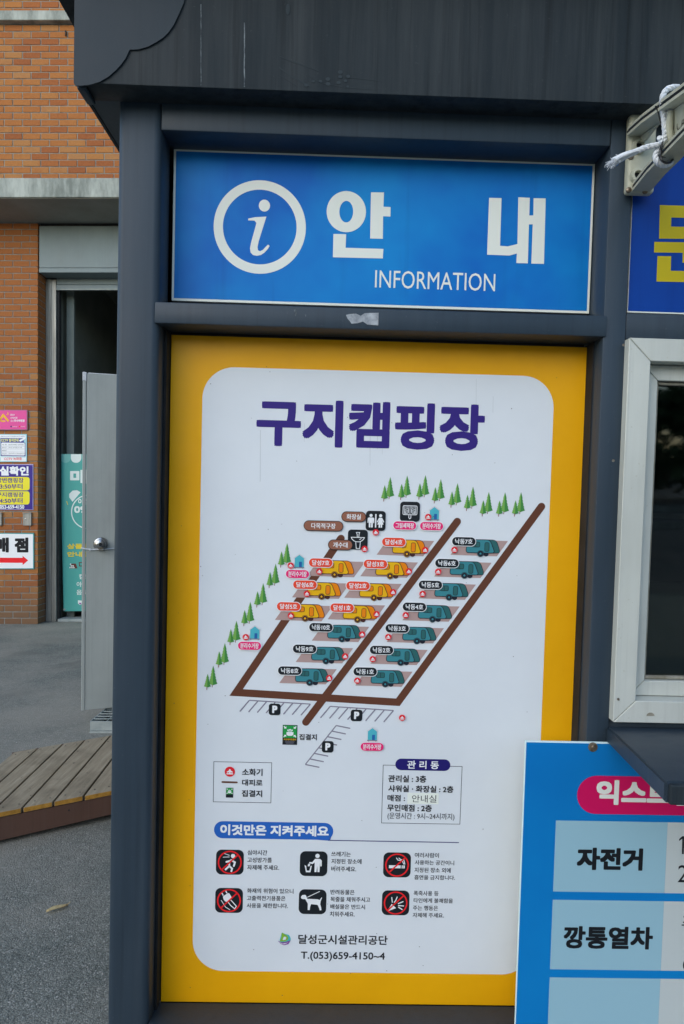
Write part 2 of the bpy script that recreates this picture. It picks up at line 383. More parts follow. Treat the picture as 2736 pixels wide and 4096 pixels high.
# right bay
KB().kbox(0.6845, 2.2, D + 0.004, D + 0.09, 0.797, 0.896, 0.003).build('top_rail', KPAINT, kiosk, True)
KB().kbox(0.6845, 2.2, D + 0.004, D + 0.09, 0.357, 0.418, 0.003).build('middle_rail', KPAINT, kiosk, True)
KB().kbox(0.6845, 2.2, D + 0.012, D + 0.09, -1.38, -0.551, 0.003).build('lower_wall_panel', KPAINT, kiosk, True)
KB().kbox(2.2, 2.29, D, D + 0.1, -1.40, 0.90, 0.011, 4).build('corner_post', KPAINT, kiosk, True)
# side, back, floor of the booth
KB().kbox(-0.497, -0.455, D + 0.105, 4.2, -1.38, 0.93).build('side_wall', KPAINT, kiosk)
KB().kbox(2.25, 2.285, D + 0.105, 4.2, -1.38, 0.93).build('side_wall', KPAINT, kiosk)
KB().kbox(-0.497, 2.285, 4.2, 4.25, -1.38, 0.93).build('rear_wall', KPAINT, kiosk)
KB().kbox(0.636, 0.68, D + 0.14, 4.2, -1.38, 0.93).build('partition', M_ROOM, kiosk)
KB().kbox(0.68, 2.25, D + 0.1, 4.2, -1.30, -1.26).build('booth_floor', M_ROOM, kiosk)
# fascia and roof
fx = -0.5752
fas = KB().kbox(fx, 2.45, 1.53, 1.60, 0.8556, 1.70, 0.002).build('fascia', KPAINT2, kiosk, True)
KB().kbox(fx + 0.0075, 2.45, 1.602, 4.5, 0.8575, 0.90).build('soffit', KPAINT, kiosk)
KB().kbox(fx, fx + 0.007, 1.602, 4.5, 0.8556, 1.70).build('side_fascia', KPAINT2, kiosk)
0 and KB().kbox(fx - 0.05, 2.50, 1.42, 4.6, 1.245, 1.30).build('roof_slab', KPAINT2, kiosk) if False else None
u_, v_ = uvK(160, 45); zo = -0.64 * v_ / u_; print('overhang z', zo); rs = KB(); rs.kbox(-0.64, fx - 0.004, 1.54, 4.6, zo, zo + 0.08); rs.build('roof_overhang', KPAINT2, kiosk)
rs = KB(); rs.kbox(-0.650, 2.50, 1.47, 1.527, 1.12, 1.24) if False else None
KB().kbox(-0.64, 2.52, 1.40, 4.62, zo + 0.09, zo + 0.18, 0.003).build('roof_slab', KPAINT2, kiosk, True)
# scalloped corner plate, 3 mm proud of the fascia
src = 1568 / 2736.0
arc = [(304, 347), (326, 347), (362, 343), (402, 331), (436, 311), (465, 286), (488, 261), (505, 237), (521, 203), (540, 203), (559, 201), (594, 191), (626, 174), (655, 155), (676, 134), (697, 104), (716, 64), (731, 30), (737, 14), (741, -20), (742, -60), (742, -330)]
pts = [Kp(x * src, y * src, 1.53) for x, y in arc] + [K(fx - 0.001, 1.53, 1.22), K(fx - 0.001, 1.53, 0.853)]
a = MB(); a.prism([p + Vector((0, -0.0005, 0)) for p in pts], (0, -0.0028, 0)); a.build('corner_plate', KPL, kiosk, label='scalloped corner plate welded proud of the fascia')
KB().kbox(fx + 0.002, fx + 0.022, 1.535, 1.60, 0.8455, 0.855, 0.0035, 3).build('corner_nose', KPAINT, kiosk, True)
# scuffs on the fascia: drips of old sealant and pale rubbed arcs
M_DRIP = mottled('dried_sealant', (0.04, 0.05, 0.06), (0.20, 0.23, 0.24), 150, 0.7, None, 0, 0, (1, 1, 0.4), 0.4, 0.6)
M_SCUFF = base_mat('paint_scuff', (0.034, 0.045, 0.052), 0.7, 0, 0.2)[0]
P = Print(kiosk, 'K', 1.53)
P.part('sealant_drip')
for x, y0, y1, w_ in ((461, 10, 196, 1.3), (560.5, 52, 200, 2.6), (784, 1, 14, 0)):
    if w_:
        pt = [(x + random.uniform(-.4, .4), y0 + (y1 - y0) * i / 14) for i in range(15)]; P.L(0).stroke(pt, w_, M_DRIP)
P.part('scuff_marks')
for pt, w_ in (([(640, 129), (668, 141), (700, 152), (730, 163)], 1.4), ([(640, 155), (662, 172), (688, 187), (712, 199)], 2.2), ([(640, 172), (658, 184), (680, 197)], 1.2), ([(700, 170), (735, 190), (790, 201), (860, 206)], 1.0), ([(800, 178), (870, 186)], 1.0)):
    P.L(1).stroke(pt, w_, M_SCUFF)
for x, y, r in ((702, 196, 6), (718, 187, 5), (752, 182, 7), (752, 193, 7), (776, 190, 6), (780, 166, 7), (798, 176, 6), (792, 186, 5), (797, 199, 4), (780, 177, 6), (735, 187, 5), (660, 22, 6)): P.L(2).ell((x, y), r * 0.8, r * (0.6 if y > 30 else 2), M_SCUFF, 12)
P.done()
# torn sticker and chips on the middle rail
P = Print(kiosk, 'K', D - 0.0045)
P.part('sticker_remnant', 'torn silver sticker remnant on the middle rail')
P.L(0).poly([(793, 722), (802, 720), (816, 719), (827, 724), (836, 718), (868, 717), (867, 746), (842, 744), (832, 737), (820, 741), (806, 742), (801, 735), (797, 731)], M_SHARD)
P.part('paint_chip'); P.L(0).poly([(674, 711), (678, 708), (681, 716), (679, 724), (676, 725)], M_DRIP); P.L(0).poly([(699, 721), (702, 722), (701, 727)], M_DRIP)
P.done()

# window of the right bay: white plastic frame, recessed sash, glass
wf = KB()
ow = (0.683, 2.05, -0.545, 0.3550); fw = 0.052
y0, y1 = D - 0.022, D + 0.085
def mitre(mb, X0, X1, Z0, Z1, t, ya, yb):
    o = [(X0, Z0), (X1, Z0), (X1, Z1), (X0, Z1)]; i_ = [(X0 + t, Z0 + t), (X1 - t, Z0 + t), (X1 - t, Z1 - t), (X0 + t, Z1 - t)]
    for q in range(4):
        q2 = (q + 1) % 4; e = 0.0006
        A, B_, C_, D_ = o[q], o[q2], i_[q2], i_[q]
        mb.prism([K(x, ya, z) for x, z in (A, B_, C_, D_)], (0, (yb - ya) * U, 0))
M_PVC2 = M_PVC
def frame_bars(name, X0, X1, Z0, Z1, t, ya, yb, m, parent):
    o = [(X0, Z0), (X1, Z0), (X1, Z1), (X0, Z1)]; i_ = [(X0 + t, Z0 + t), (X1 - t, Z0 + t), (X1 - t, Z1 - t), (X0 + t, Z1 - t)]
    r = None
    for q in range(4):
        q2 = (q + 1) % 4; g_ = 0.0009; A, B_, C_, D_ = [Vector(p) for p in (o[q], o[q2], i_[q2], i_[q])]
        t_ = (B_ - A).normalized() * g_
        mb = MB(); mb.prism([K(p.x, ya, p.y) for p in (A + t_, B_ - t_, C_ - t_, D_ + t_)], (0, (yb - ya) * U, 0))
        bm = bmesh.new(); r = mb.build(name, m, parent)
        bm.from_mesh(r.data); bmesh.ops.bevel(bm, geom=[e for e in bm.edges], offset=0.0013, segments=1, affect='EDGES'); bmesh.ops.recalc_face_normals(bm, faces=bm.faces); bm.to_mesh(r.data); bm.free()
win = MB(); win = None
wroot = KB().kbox(ow[0] + fw * .96, ow[1] - fw * .96, D + 0.044, D + 0.05, ow[2] + fw, ow[3] - fw)
pane = wroot.build('window_pane', M_GLASS, kiosk)
frame_bars('window_frame', *ow, fw, y0, y1, M_PVC, kiosk)
frame_bars('window_sash', ow[0] + fw + 0.0015, ow[1] - fw - 0.0015, ow[2] + fw + 0.0015, ow[3] - fw - 0.0015, 0.036, D + 0.018, D + 0.06, M_PVC, kiosk)
frame_bars('glazing_bead', ow[0] + fw + .039, ow[1] - fw - .039, ow[2] + fw + .039, ow[3] - fw - .039, 0.007, D + 0.03, D + 0.0435, M_SILL, kiosk)
for px, py in ((1429, 791), (1405.5, 1056), (1396 + 21, 1602.5)):
    u_, v_ = uvK(px, py); c = K(u_ * y0, y0, v_ * y0)
    MB().lathe(c, [(0.0028, 0.0001), (0.0028, 0.0012), (0.0012, 0.0012), (0.0, 0.0002)], 10).build('frame_screw', M_RUST, kiosk)
P = Print(kiosk, 'K', y0, 0.0003, 0.0003); P.part('drain_slot'); P.L(0).rel((1491, 1637), [(-10, 4), (-8, -1), (-3, -4), (3, -4), (8, -1), (10, 4)], M_SILL); P.done()
# interior seen faintly through the pane
KB().kbox(1.0, 2.2, 3.0, 3.4, -1.26, -0.45, 0.01).build('interior_counter', M_ROOM, kiosk)

KB().kbox(0.70, 2.24, 3.0, 3.02, -0.52, -0.50).build('interior_shelf', M_SIDEP, kiosk); KB().kbox(0.70, 2.24, 3.9, 3.94, -0.15, -0.12).build('interior_shelf', M_SIDEP, kiosk)
KB().kbox(0.95, 1.35, 3.3, 3.7, -0.495, -0.22, 0.01).build('interior_cabinet', M_SIDEP, kiosk)
# counter shelf
A0, A1 = Kp(1389, 1664, D - 0.001), Kp(1389.5, 1701, D - 0.001)
dsh = 1.19
B0, B1 = Kp(1524, 1791, dsh), Kp(1523, 1841, dsh)
A0.x = A1.x = (A0.x + A1.x) / 2; B0.x = B1.x = (B0.x + B1.x) / 2
W_ = 1.25
a = MB(); vs = [A0, A1, B1, B0]; R_ = [Vector((p.x + W_, p.y, p.z)) for p in vs]; R_[0].x = R_[1].x = A0.x + W_; R_[2].x = R_[3].x = A0.x + W_ 
a.add(vs + R_, [(0, 1, 2, 3), (7, 6, 5, 4), (0, 3, 7, 4), (1, 5, 6, 2), (3, 2, 6, 7), (0, 4, 5, 1)])
sh = a.build('counter_shelf', KPAINT, kiosk)
bm = bmesh.new(); bm.from_mesh(sh.data); bmesh.ops.bevel(bm, geom=list(bm.edges), offset=0.004, segments=2, affect='EDGES'); bmesh.ops.recalc_face_normals(bm, faces=bm.faces); bm.to_mesh(sh.data); bm.free()
MB().box(B0.x + 0.004, B0.x + W_, B0.y - 0.010, B0.y - 0.0015, B1.z + 0.0008, B0.z - 0.0012, 0.003).build('shelf_lip', KPAINT2, kiosk, label='rolled front lip of the shelf, painted darker for shade')  # darker paint on the front face stands in for its dark reflection

# the open rear door of the kiosk
DOOR = 3.9
p0 = Bp(324, 1493, DOOR) if False else None
def Sp(x, y, d): return Bp(x * src, y * src, d)
dl, dr_ = Sp(325, 2048, 3.88), Sp(461, 2048, 3.93)
dirx = Vector((dr_.x - dl.x, dr_.y - dl.y, 0)); dirx.z = 0
ang = math.atan2(3.93 - 3.88, dr_.x - dl.x)
door = thing('metal_door', 'grey painted steel door standing open behind the kiosk corner post', 'door', Matrix.Translation((dl.x, dl.y, 0)) @ Matrix.Rotation(ang + radians(3), 4, 'Z') @ Matrix.Rotation(radians(0.25), 4, 'Y'))
zb, zt = 0.073, 1.992
MB().box(0.021, 0.86, 0, 0.035, zb, zt, 0.0015).build('door_leaf', M_DOOR, door)
MB().box(0.0, 0.0185, -0.003, 0.034, zb - 0.004, zt + 0.003, 0.003).build('edge_strip', M_DOOR, door)
MB().box(-0.001, 0.0195, -0.0045, 0.030, zt - 0.045, zt + 0.0045, 0.002).build('tape_wrap', M_TAPE, door)
MB().box(0.03, 0.86, 0.005, 0.03, zt + 0.0005, zt + 0.004).build('top_channel', M_TAPE, door)
k0 = MB().lathe((0.10, 0, 1.017), [(0.041, -0.002), (0.041, 0.004), (0.037, 0.010), (0.028, 0.013), (0.020, 0.016), (0.018, 0.030), (0.026, 0.038), (0.029, 0.048), (0.027, 0.058), (0.017, 0.063), (0.010, 0.0635)], 32).build('door_knob', M_STEEL, door, True)
MB().lathe((0.10, -0.0635, 1.017), [(0.0095, -0.001), (0.0095, 0.001), (0.006, 0.0015), (0.0, 0.0012)], 14).box(0.0988, 0.1012, -0.0662, -0.0645, 1.012, 1.022).build('keyhole', M_RUB, k0)
st = MB(); z = 0.992
st.tube([(0.30, -0.004, z + 0.004), (0.20, -0.006, z + 0.003), (0.125, -0.022, z - 0.004), (0.10, -0.024, z - 0.005), (0.075, -0.02, z - 0.004), (0.045, -0.008, z - 0.006), (0.02, -0.006, z - 0.003), (-0.003, -0.005, z + 0.002), (-0.005, 0.03, z + 0.003)], 0.0024, 6)
st.tube([(-0.004, -0.005, z + 0.008), (0.015, -0.007, z + 0.001), (0.04, -0.010, z - 0.003), (0.046, -0.012, z - 0.013)], 0.002, 6)
st.lathe((0.043, -0.012, z - 0.006), [(0.0055, -0.004), (0.0065, 0.0), (0.005, 0.005), (0.0, 0.006)], 8)
cord = st.build('tie_cord', M_ROPE, None); cord.matrix_world = door.matrix_world.copy(); cord['label'] = 'thin white cord knotted round the knob of the grey door'; cord['category'] = 'cord'

# ================================================================== HEADER SIGN
WHITE = ink('print_white', (190, 206, 215)); HWHITE = ink('sign_white', (193, 206, 206))
def boardK(name, label, cat, d=DB, group=None):
    o = thing(name, label, cat, KM); return o
hs = boardK('information_sign', 'wide blue header sign with white ringed i and white Korean lettering, above the map board', 'sign')
def blue_mat(name, c0, c1):
    m, n, l, b = base_mat(name, c0, 0.42, 0, 0.16)
    co = gens(n); fn = noise(n, l, co, 2.4, 4, 0.6); st_ = noise(n, l, co, 4, 5, 0.6, (6, 1, 0.35))
    c = ramp(n, l, fn, [(0.35, c0), (0.62, c1)])
    c = mix(n, l, ramp(n, l, st_, [(0.55, (0, 0, 0)), (0.78, (0.28, 0.28, 0.28))]), c, tuple(v * 0.55 for v in c0))
    l.new(c, b.inputs['Base Color']); return m
M_BLUE = blue_mat('faded_sign_blue', (0.002, 0.13, 0.50), (0.004, 0.25, 0.62))
M_BLUE2 = blue_mat('deep_sign_blue', (0.002, 0.038, 0.25), (0.002, 0.05, 0.30))
KB().kbox(-0.3965, 0.629, DB, DB + 0.02, 0.4355, 0.7988, 0.0012).build('sign_panel', HWHITE, hs)
P = Print(hs, 'K', DB, 0.0004)
P.part('blue_face'); x0, x1, z0, z1 = -0.3905, 0.6225, 0.4420, 0.7925
P.L(0).rawpoly([(K(x, 0, z).x, K(x, 0, z).z) for x, z in ((x0, z0), (x1, z0), (x1, z1), (x0, z1))], M_BLUE)
h = lambda X, Y: (366.8 + .66155 * X, 320.9 + .66155 * Y)
P.part('ring_symbol'); P.L(1).ring(h(346, 302.5), 156.5 * .66155, 125 * .66155, HWHITE, 72)
P.part('letter_i'); P.L(1).ell(h(362, 228), 12.6, 13.2, HWHITE)
P.L(1).poly([h(*p) for p in ((306, 273), (330, 268), (369, 266), (352, 320), (342, 352), (338, 372), (340, 383), (347, 386), (357, 381), (367, 370), (375, 363), (380, 368), (374, 378), (362, 391), (350, 399), (336, 402), (322, 399), (314, 390), (312, 376), (316, 355), (330, 305), (334, 288), (328, 280), (306, 279))], HWHITE)
P.part('headline_lettering')
P.L(1).ring(h(645.5, 249), 67 * .66155, 23.5 * .66155, HWHITE, 48, 69 / 67, 36 / 23.5)
P.L(1).poly([h(*p) for p in ((731, 182), (776, 182), (774, 232), (799, 233), (798, 266), (773, 265), (772, 343), (728, 342))], HWHITE)
P.L(1).poly([h(*p) for p in ((601, 326), (645, 327), (643, 374), (774, 378), (772, 411), (599, 407))], HWHITE)
P.part('headline_lettering'); P.L(1).poly([h(*p) for p in ((1140, 201), (1183, 202), (1178, 367), (1205, 369), (1238, 361), (1241, 199), (1281, 201), (1279, 262), (1293, 262), (1294, 202), (1336, 203), (1330, 430), (1286, 429), (1291, 293), (1278, 293), (1274, 428), (1234, 427), (1236, 394), (1210, 401), (1133, 398))], HWHITE)
P.part('caption_lettering'); P.L(1).text('INFORMATION', *[h(747, 0)[0], h(1160, 0)[0], h(0, 452)[1], h(0, 524)[1]], HWHITE, 0.0, 0.03, 5)
P.done()

# second header sign
h2 = boardK('ticket_sign', 'deep blue header sign with cut-off yellow Korean lettering above the service window', 'sign')
KB().kbox(0.69, 2.19, 1.612, 1.63, 0.421, 0.794, 0.001).build('sign_panel', HWHITE, h2)
P = Print(h2, 'K', 1.612, 0.0004); YL = ink('sign_yellow', (158, 150, 16), 0.4)
P.part('blue_face'); P.L(0).rawpoly([(K(x, 0, z).x, K(x, 0, z).z) for x, z in ((0.691, 0.4245), (2.186, 0.4245), (2.186, 0.7905), (0.691, 0.7905))], M_BLUE2)
P.part('yellow_lettering')
h_ = lambda X, Y: (974.2 + .37866 * X, .37866 * Y)
P.L(1).stroke([h_(1455, 1280), h_(1710, 1287), h_(1706, 1412), h_(1452, 1409)], 27, YL, closed=True)
P.L(1).poly([h_(*p) for p in ((1387, 1465), (1770, 1471), (1769, 1536), (1600, 1533), (1598, 1592), (1557, 1591), (1559, 1531), (1385, 1529))], YL)
P.L(1).poly([h_(*p) for p in ((1406, 1551), (1489, 1552), (1486, 1640), (1760, 1645), (1758, 1712), (1400, 1705))], YL)
P.done()

# ================================================================== MAP BOARD
mbd = boardK('campsite_map_board', 'tall yellow-bordered campsite map board with purple Korean title and tiny trailer drawings', 'map board')
YB = mottled('print_yellow', (0.82, 0.38, 0.003), (0.90, 0.435, 0.004), 2.5, 0.36, 3.5, 0.25, 0.02)
FIELD = mottled('print_field', (0.73, 0.755, 0.77), (0.77, 0.795, 0.81), 2.2, 0.36, 3.5, 0.25, 0.02)
KB().kbox(-0.395, 0.6268, DB, DB + 0.008, -1.3248, 0.353).build('board_panel', YB, mbd)
def ik(n_, *c, rough=0.42): return ink('ink_' + n_, c, rough)
PUR = ik('title_purple', 44, 32, 112); BRN = ik('road_brown', 84, 54, 42); BRL = ik('label_brown', 125, 85, 70); BLK = ik('black', 24, 30, 36)
TXT = ik('text', 28, 32, 38); WHT = ik('white', 200, 212, 220); RED = ik('fire_red', 190, 34, 46); ORL = ik('label_orange', 212, 66, 44)
PNK = ik('label_pink', 205, 32, 105); PAD = ik('pad_taupe', 150, 133, 134); TY = ik('trailer_yellow', 208, 160, 22); TO = ik('trailer_orange', 214, 118, 18)
TT = ik('trailer_teal', 50, 118, 132); TD = ik('trailer_dark_teal', 40, 90, 94); OUT = ik('outline_brown', 62, 38, 40); OUT2 = ik('outline_dark', 30, 34, 46)
GL = ik('tree_light', 100, 152, 76); GD = ik('tree_dark', 58, 122, 62); TRK = ik('tree_trunk', 120, 66, 46); HT = ik('house_teal', 66, 158, 178)
HB = ik('house_door', 34, 88, 150); HR = ik('house_roof', 178, 188, 198); GRY = ik('bay_line', 112, 114, 132); NAV = ik('navy', 30, 26, 98)
BLU = ik('ribbon_blue', 34, 88, 172); GRN = ik('assembly_green', 30, 136, 66); STK = ik('sticker', 196, 210, 210); EMR = ik('ban_red', 196, 34, 40)
P = Print(mbd, 'K', DB, 0.00025)
P.part('white_field'); cx = K((-0.317 + 0.5495) / 2, 0, (0.279 - 1.243) / 2)
P.L(0).rawpoly(Print.rrpts(cx.x, cx.z, (0.5495 + 0.317) * U, (0.279 + 1.243) * U, 0.078 * U, 14), FIELD)
P.part('title_lettering'); P.L(1).text('구지캠핑장', 589.4, 1111, 921, 1028, PUR, 0.036, 0.0, 5)
# roads
P.part('road_drawing')
P.L(1).stroke([(781.7, 1234.2), (541.5, 1587), (912, 1609.5), (1241, 1160.9)], 17.3, BRN, (1, 1))
P.L(2).stroke([(1048, 1195.4), (701.2, 1654.8)], 17.3, BRN, (1, 1))
# parking bays
P.part('parking_bay_drawing'); P.L(1).stroke([(571.7, 1605), (711.5, 1613.7)], 2.6, GRY, (0, 0))
for i in range(8): x = 571.7 + i * 19.97; y = 1605 + i * 1.24; P.L(2).stroke([(x, y), (x - 21, y + 24.6)], 2.8, GRY, (0, 1))
P.part('parking_bay_drawing'); P.L(1).stroke([(756.9, 1618.8), (902.1, 1628.3)], 2.6, GRY, (0, 0))
for i in range(8): x = 756.9 + i * 20.7; y = 1618.8 + i * 1.36; P.L(2).stroke([(x, y), (x - 21.5, y + 25.3)], 2.8, GRY, (0, 1))
P.part('parking_bay_drawing'); P.L(1).stroke([(770.7, 1662.7), (700, 1751.9)], 2.6, GRY)
for i in range(8): x = 770.7 - i * 10.1; y = 1662.7 + i * 12.74; P.L(2).stroke([(x, y), (x + 31, y + 6.3)], 2.8, GRY, (0, 1))
for c in ((629.8, 1625.6), (817.2, 1639.4), (751.3, 1711.2)):
    P.part('parking_symbol'); P.L(4).rr(c, 27, 27, 6, BLK); P.L(5).text('P', c[0] - 5.6, c[0] + 6.2, c[1] - 9, c[1] + 8.5, WHT, 0.05, 0)
# trees
def tree_pts(w_, hh):
    R = [(0, 0)]
    for i in range(5):
        r = w_ * (0.2 + 0.30 * (i + 1) / 5 * 1.0) ; yb = hh * (0.2 + 0.155 * (i + 1)); R.append((r * (0.80 + 0.05 * i), yb))
        if i < 4: R.append((r * (0.52 + 0.08 * i), yb - hh * 0.02))
    R.append((0, hh * 1.06)); return R
def tree(c):
    P.part('pine_drawing'); x, y = c
    for dx, dy, w_, hh, ly in ((0, 0, 21, 43.5, 1), (-12.8, 18.8, 16.5, 30, 4)):
        cc = (x + dx, y + dy); P.L(ly).rel(cc, [(-1.9, hh * .9), (-0.3, hh * .9), (-0.7, hh + 7.5), (-2.1, hh + 7.5)], TRK)
        R = tree_pts(w_, hh); P.L(ly + 1).rel(cc, R, GD); P.L(ly + 1).rel(cc, [(-a_ * 0.97, b_) for a_, b_ in R][::-1], GL)
for c in ((894.6, 1093.1), (933.4, 1089.9), (975.2, 1088.8), (1010.5, 1097.6), (1048.7, 1107.4), (1084.2, 1115.1), (1120.4, 1127.4), (1157.7, 1128.1), (1194.3, 1127.8), (658.3, 1244.7), (632, 1291.7), (603.5, 1336.2), (573.9, 1378.9), (542.3, 1422.4), (515.7, 1473.7), (489, 1525.2)): tree(c)
# trailers on their pads
slots = [('y', '달성4호', (902.5, 1242.2), (932.2, 1269.4), (863.1, 1271.4), (974.1, 1260.5)), ('y', '달성7호', (735.4, 1289.5), (766.8, 1316.6), (704.3, 1319.5), (732.2, 1309.2)),
 ('y', '달성3호', (860.5, 1292.5), (893.8, 1319.6), (825.9, 1320.6), (936.6, 1309.2)), ('y', '달성6호', (699.3, 1339.7), (737, 1366.8), (669.5, 1368.9), (703.7, 1360.2)),
 ('y', '달성2호', (820.5, 1342.1), (856.8, 1369.3), (788.9, 1369.9), (900.5, 1356.8)), ('y', '달성5호', (662, 1389.5), (699.3, 1416.7), (630.2, 1420.6), (667.1, 1410.1)),
 ('y', '달성1호', (784.1, 1392.4), (819.1, 1419.5), (751.1, 1419.1), (862.9, 1407)), ('t', '낙동7호', (1062.5, 1240.8), (1100.6, 1268.6), (1032.4, 1271.5), (1040.8, 1259.9)),
 ('t', '낙동6호', (1023.9, 1290.6), (1063.8, 1318.6), (994.9, 1321.3), (1003.7, 1309.9)), ('t', '낙동5호', (986.2, 1340.1), (1028.7, 1368.6), (959.2, 1371.3), (968, 1360.5)),
 ('t', '낙동4호', (949.5, 1390.4), (991, 1418.7), (922.1, 1421.5), (929.4, 1409.2)), ('t', '낙동3호', (910.2, 1439.7), (955.2, 1468.6), (886.1, 1471.3), (889.7, 1459.1)),
 ('t', '낙동2호', (874.4, 1489.1), (918.1, 1517.9), (849, 1521), (854.1, 1509.5)), ('t', '낙동1호', (836.9, 1538.4), (882.8, 1567.3), (814.3, 1570.9), (818.8, 1558.7)),
 ('t', '낙동10호', (735.9, 1437.1), (783.5, 1464), (714.6, 1468.2), (830, 1453.3)), ('t', '낙동9호', (698.6, 1486.4), (746.9, 1514.2), (677.8, 1517.1), (791.2, 1503.3)),
 ('t', '낙동8호', (664.6, 1536.2), (709.8, 1563.6), (640.1, 1565.3), (754.6, 1552.8))]
def rnd(pts, r, seg=4):                            # round off polygon corners
    out = []; n = len(pts)
    for i in range(n):
        p = Vector(pts[i]); a_ = Vector(pts[i - 1]) - p; b_ = Vector(pts[(i + 1) % n]) - p
        rr_ = min(r[i] if isinstance(r, (list, tuple)) else r, a_.length / 2, b_.length / 2)
        s0 = p + a_.normalized() * rr_; s1 = p + b_.normalized() * rr_
        for k in range(seg + 1):
            t = k / seg; q = s0 * (1 - t) ** 2 + p * 2 * t * (1 - t) + s1 * t * t; out.append((q.x, q.y))
    return out
def fire(c, r=7.4, ly=14):
    P.part('extinguisher_symbol'); P.L(ly).ell(c, r, r, RED, 20)
    k = r / 7.4; P.L(ly + 1).text('소', c[0] - 4.7 * k, c[0] + 4.7 * k, c[1] - 3.9 * k, c[1] + 3.8 * k, WHT, 0.05, 0)
def pill(c, w_, h_, mat, t, tw, th, edge=None, ly=12, bold=0.022, name='name_label', tm=None):
    P.part(name)
    if edge: P.L(ly).rr(c, w_ + 3, h_ + 3, h_, edge)
    P.L(ly + 1).rr(c, w_, h_, h_, mat); P.L(ly + 2).text(t, c[0] - tw / 2, c[0] + tw / 2, c[1] - th / 2, c[1] + th / 2, tm or WHT, bold, 0)
for kind, name, pc, wc, bl, fc in slots:
    A_, B_, O_ = (TY, TO, OUT) if kind == 'y' else (TT, TD, OUT2)
    P.part('trailer_drawing')
    P.L(2 if kind == 't' or name != '달성5호' else 2).rel(bl, [(0, 0), (107.5, 1), (132, -35), (24, -35.5)], PAD)
    rear = rnd([(-10, -32), (36, -32), (44.5, -9), (44, -2), (28, -1.5), (-10, -1.5)], [1, 9, 7, 9, 1, 1])
    frnt = rnd([(-33.5, -12), (-25, -32), (21.5, -32), (32.5, -5), (29, -1.5), (-33, -1.5)], [9, 10, 8, 5, 5, 9])
    P.L(3).rel(wc, rear, B_); P.rline(wc, rear, 1.4, O_, (0, 0), 1, True)
    P.L(6).rel(wc, frnt, A_); P.rline(wc, frnt, 1.4, O_, (0, 0), 1, True)
    dr = rnd([(9.5, -26), (19.5, -26), (19.5, -5), (9.5, -5)], 4); P.L(8).rel(wc, dr, B_); P.rline(wc, dr, 1.0, O_, (0, 0), 1, True)
    wd = rnd([(-21, -26.5), (-2, -26.5), (-2, -15), (-21, -15)], 3); P.L(8).rel(wc, wd, B_); P.rline(wc, wd, 1.0, O_, (0, 0), 1, True)
    P.L(10).rline(wc, [(-11.5, -26.5), (-11.5, -15)], 0.9, O_, (0, 0))
    P.L(5).rel(wc, [(13.3 + 6 * cos(t), 1 + 5.4 * sin(t)) for t in [i * pi / 8 for i in range(16)]], O_)
    P.L(9).ell(wc, 7.6, 7.6, A_, 20); P.L(10).rel(wc, [(-8, 0), (8, 0), (8, 7.8), (-8, 7.8)], PAD) if False else None
    P.L(10).ring(wc, 7.7, 6.8, O_, 20); P.L(11).ell(wc, 6.2, 6.2, O_, 20); P.L(12).ell(wc, 2.4, 2.4, A_, 12)
    pill(pc, 54, 19.5, ORL if kind == 'y' else BLK, name, 40 if kind == 'y' else (40.5 if len(name) < 5 else 42), 12.6, WHT, 13)
    fire(fc, ly=17)
for c in ((666.6, 1295.8), (564, 1459.4), (980.9, 1184.9), (921.4, 1643.7), (861.1, 1220.1), (835.5, 1257.9)): fire(c, ly=17)
for c in ((686.6, 1268.9), (584.6, 1432.7), (996, 1159.5), (854, 1665.5)):
    P.part('hut_drawing'); P.L(5).rel(c, [(-10.5, 9), (0, 1), (10.5, 9), (10.5, 31), (-10.5, 31)], HT)
    P.L(6).rel(c, [(-13.5, 10), (0, -0.5), (13.5, 10), (12.3, 12), (0, 2.6), (-12.3, 12)], HR); P.L(6).rel(c, [(-0.5, 18.5), (6, 18.5), (6, 31), (-0.5, 31)], HB)
    P.L(6).rel(c, [(-12, 31), (11.5, 31), (11.5, 33), (9, 33), (9, 34.5), (7.5, 34.5), (7.5, 33), (-8, 33), (-8, 34.5), (-9.5, 34.5), (-9.5, 33), (-12, 33)], GRY)
for c in ((682.2, 1315.3), (572.5, 1479.4), (988.8, 1205.7), (852.8, 1710.4)): pill(c, 53, 18.5, PNK, '분리수거장', 42.5, 13, WHT if c[1] < 1500 else None, 12)
pill((927.4, 1204.4), 52.5, 18.5, PNK, '그릴세척장', 42.5, 12.5, WHT, 12)
P.part('name_label')
for c, w_, t, tw in (((810.8, 1184.3), 54, '화장실', 33), ((741.5, 1205.2), 88, '다목적구장', 56), ((780.3, 1248.7), 54, '개수대', 33.5)): pill(c, w_, 21, BRL, t, tw, 12.6, BLK, 12)
def sq(c, s_=45.5, h_=None, r=8, ly=8): P.L(ly).rr(c, s_, h_ or s_, r, BLK)
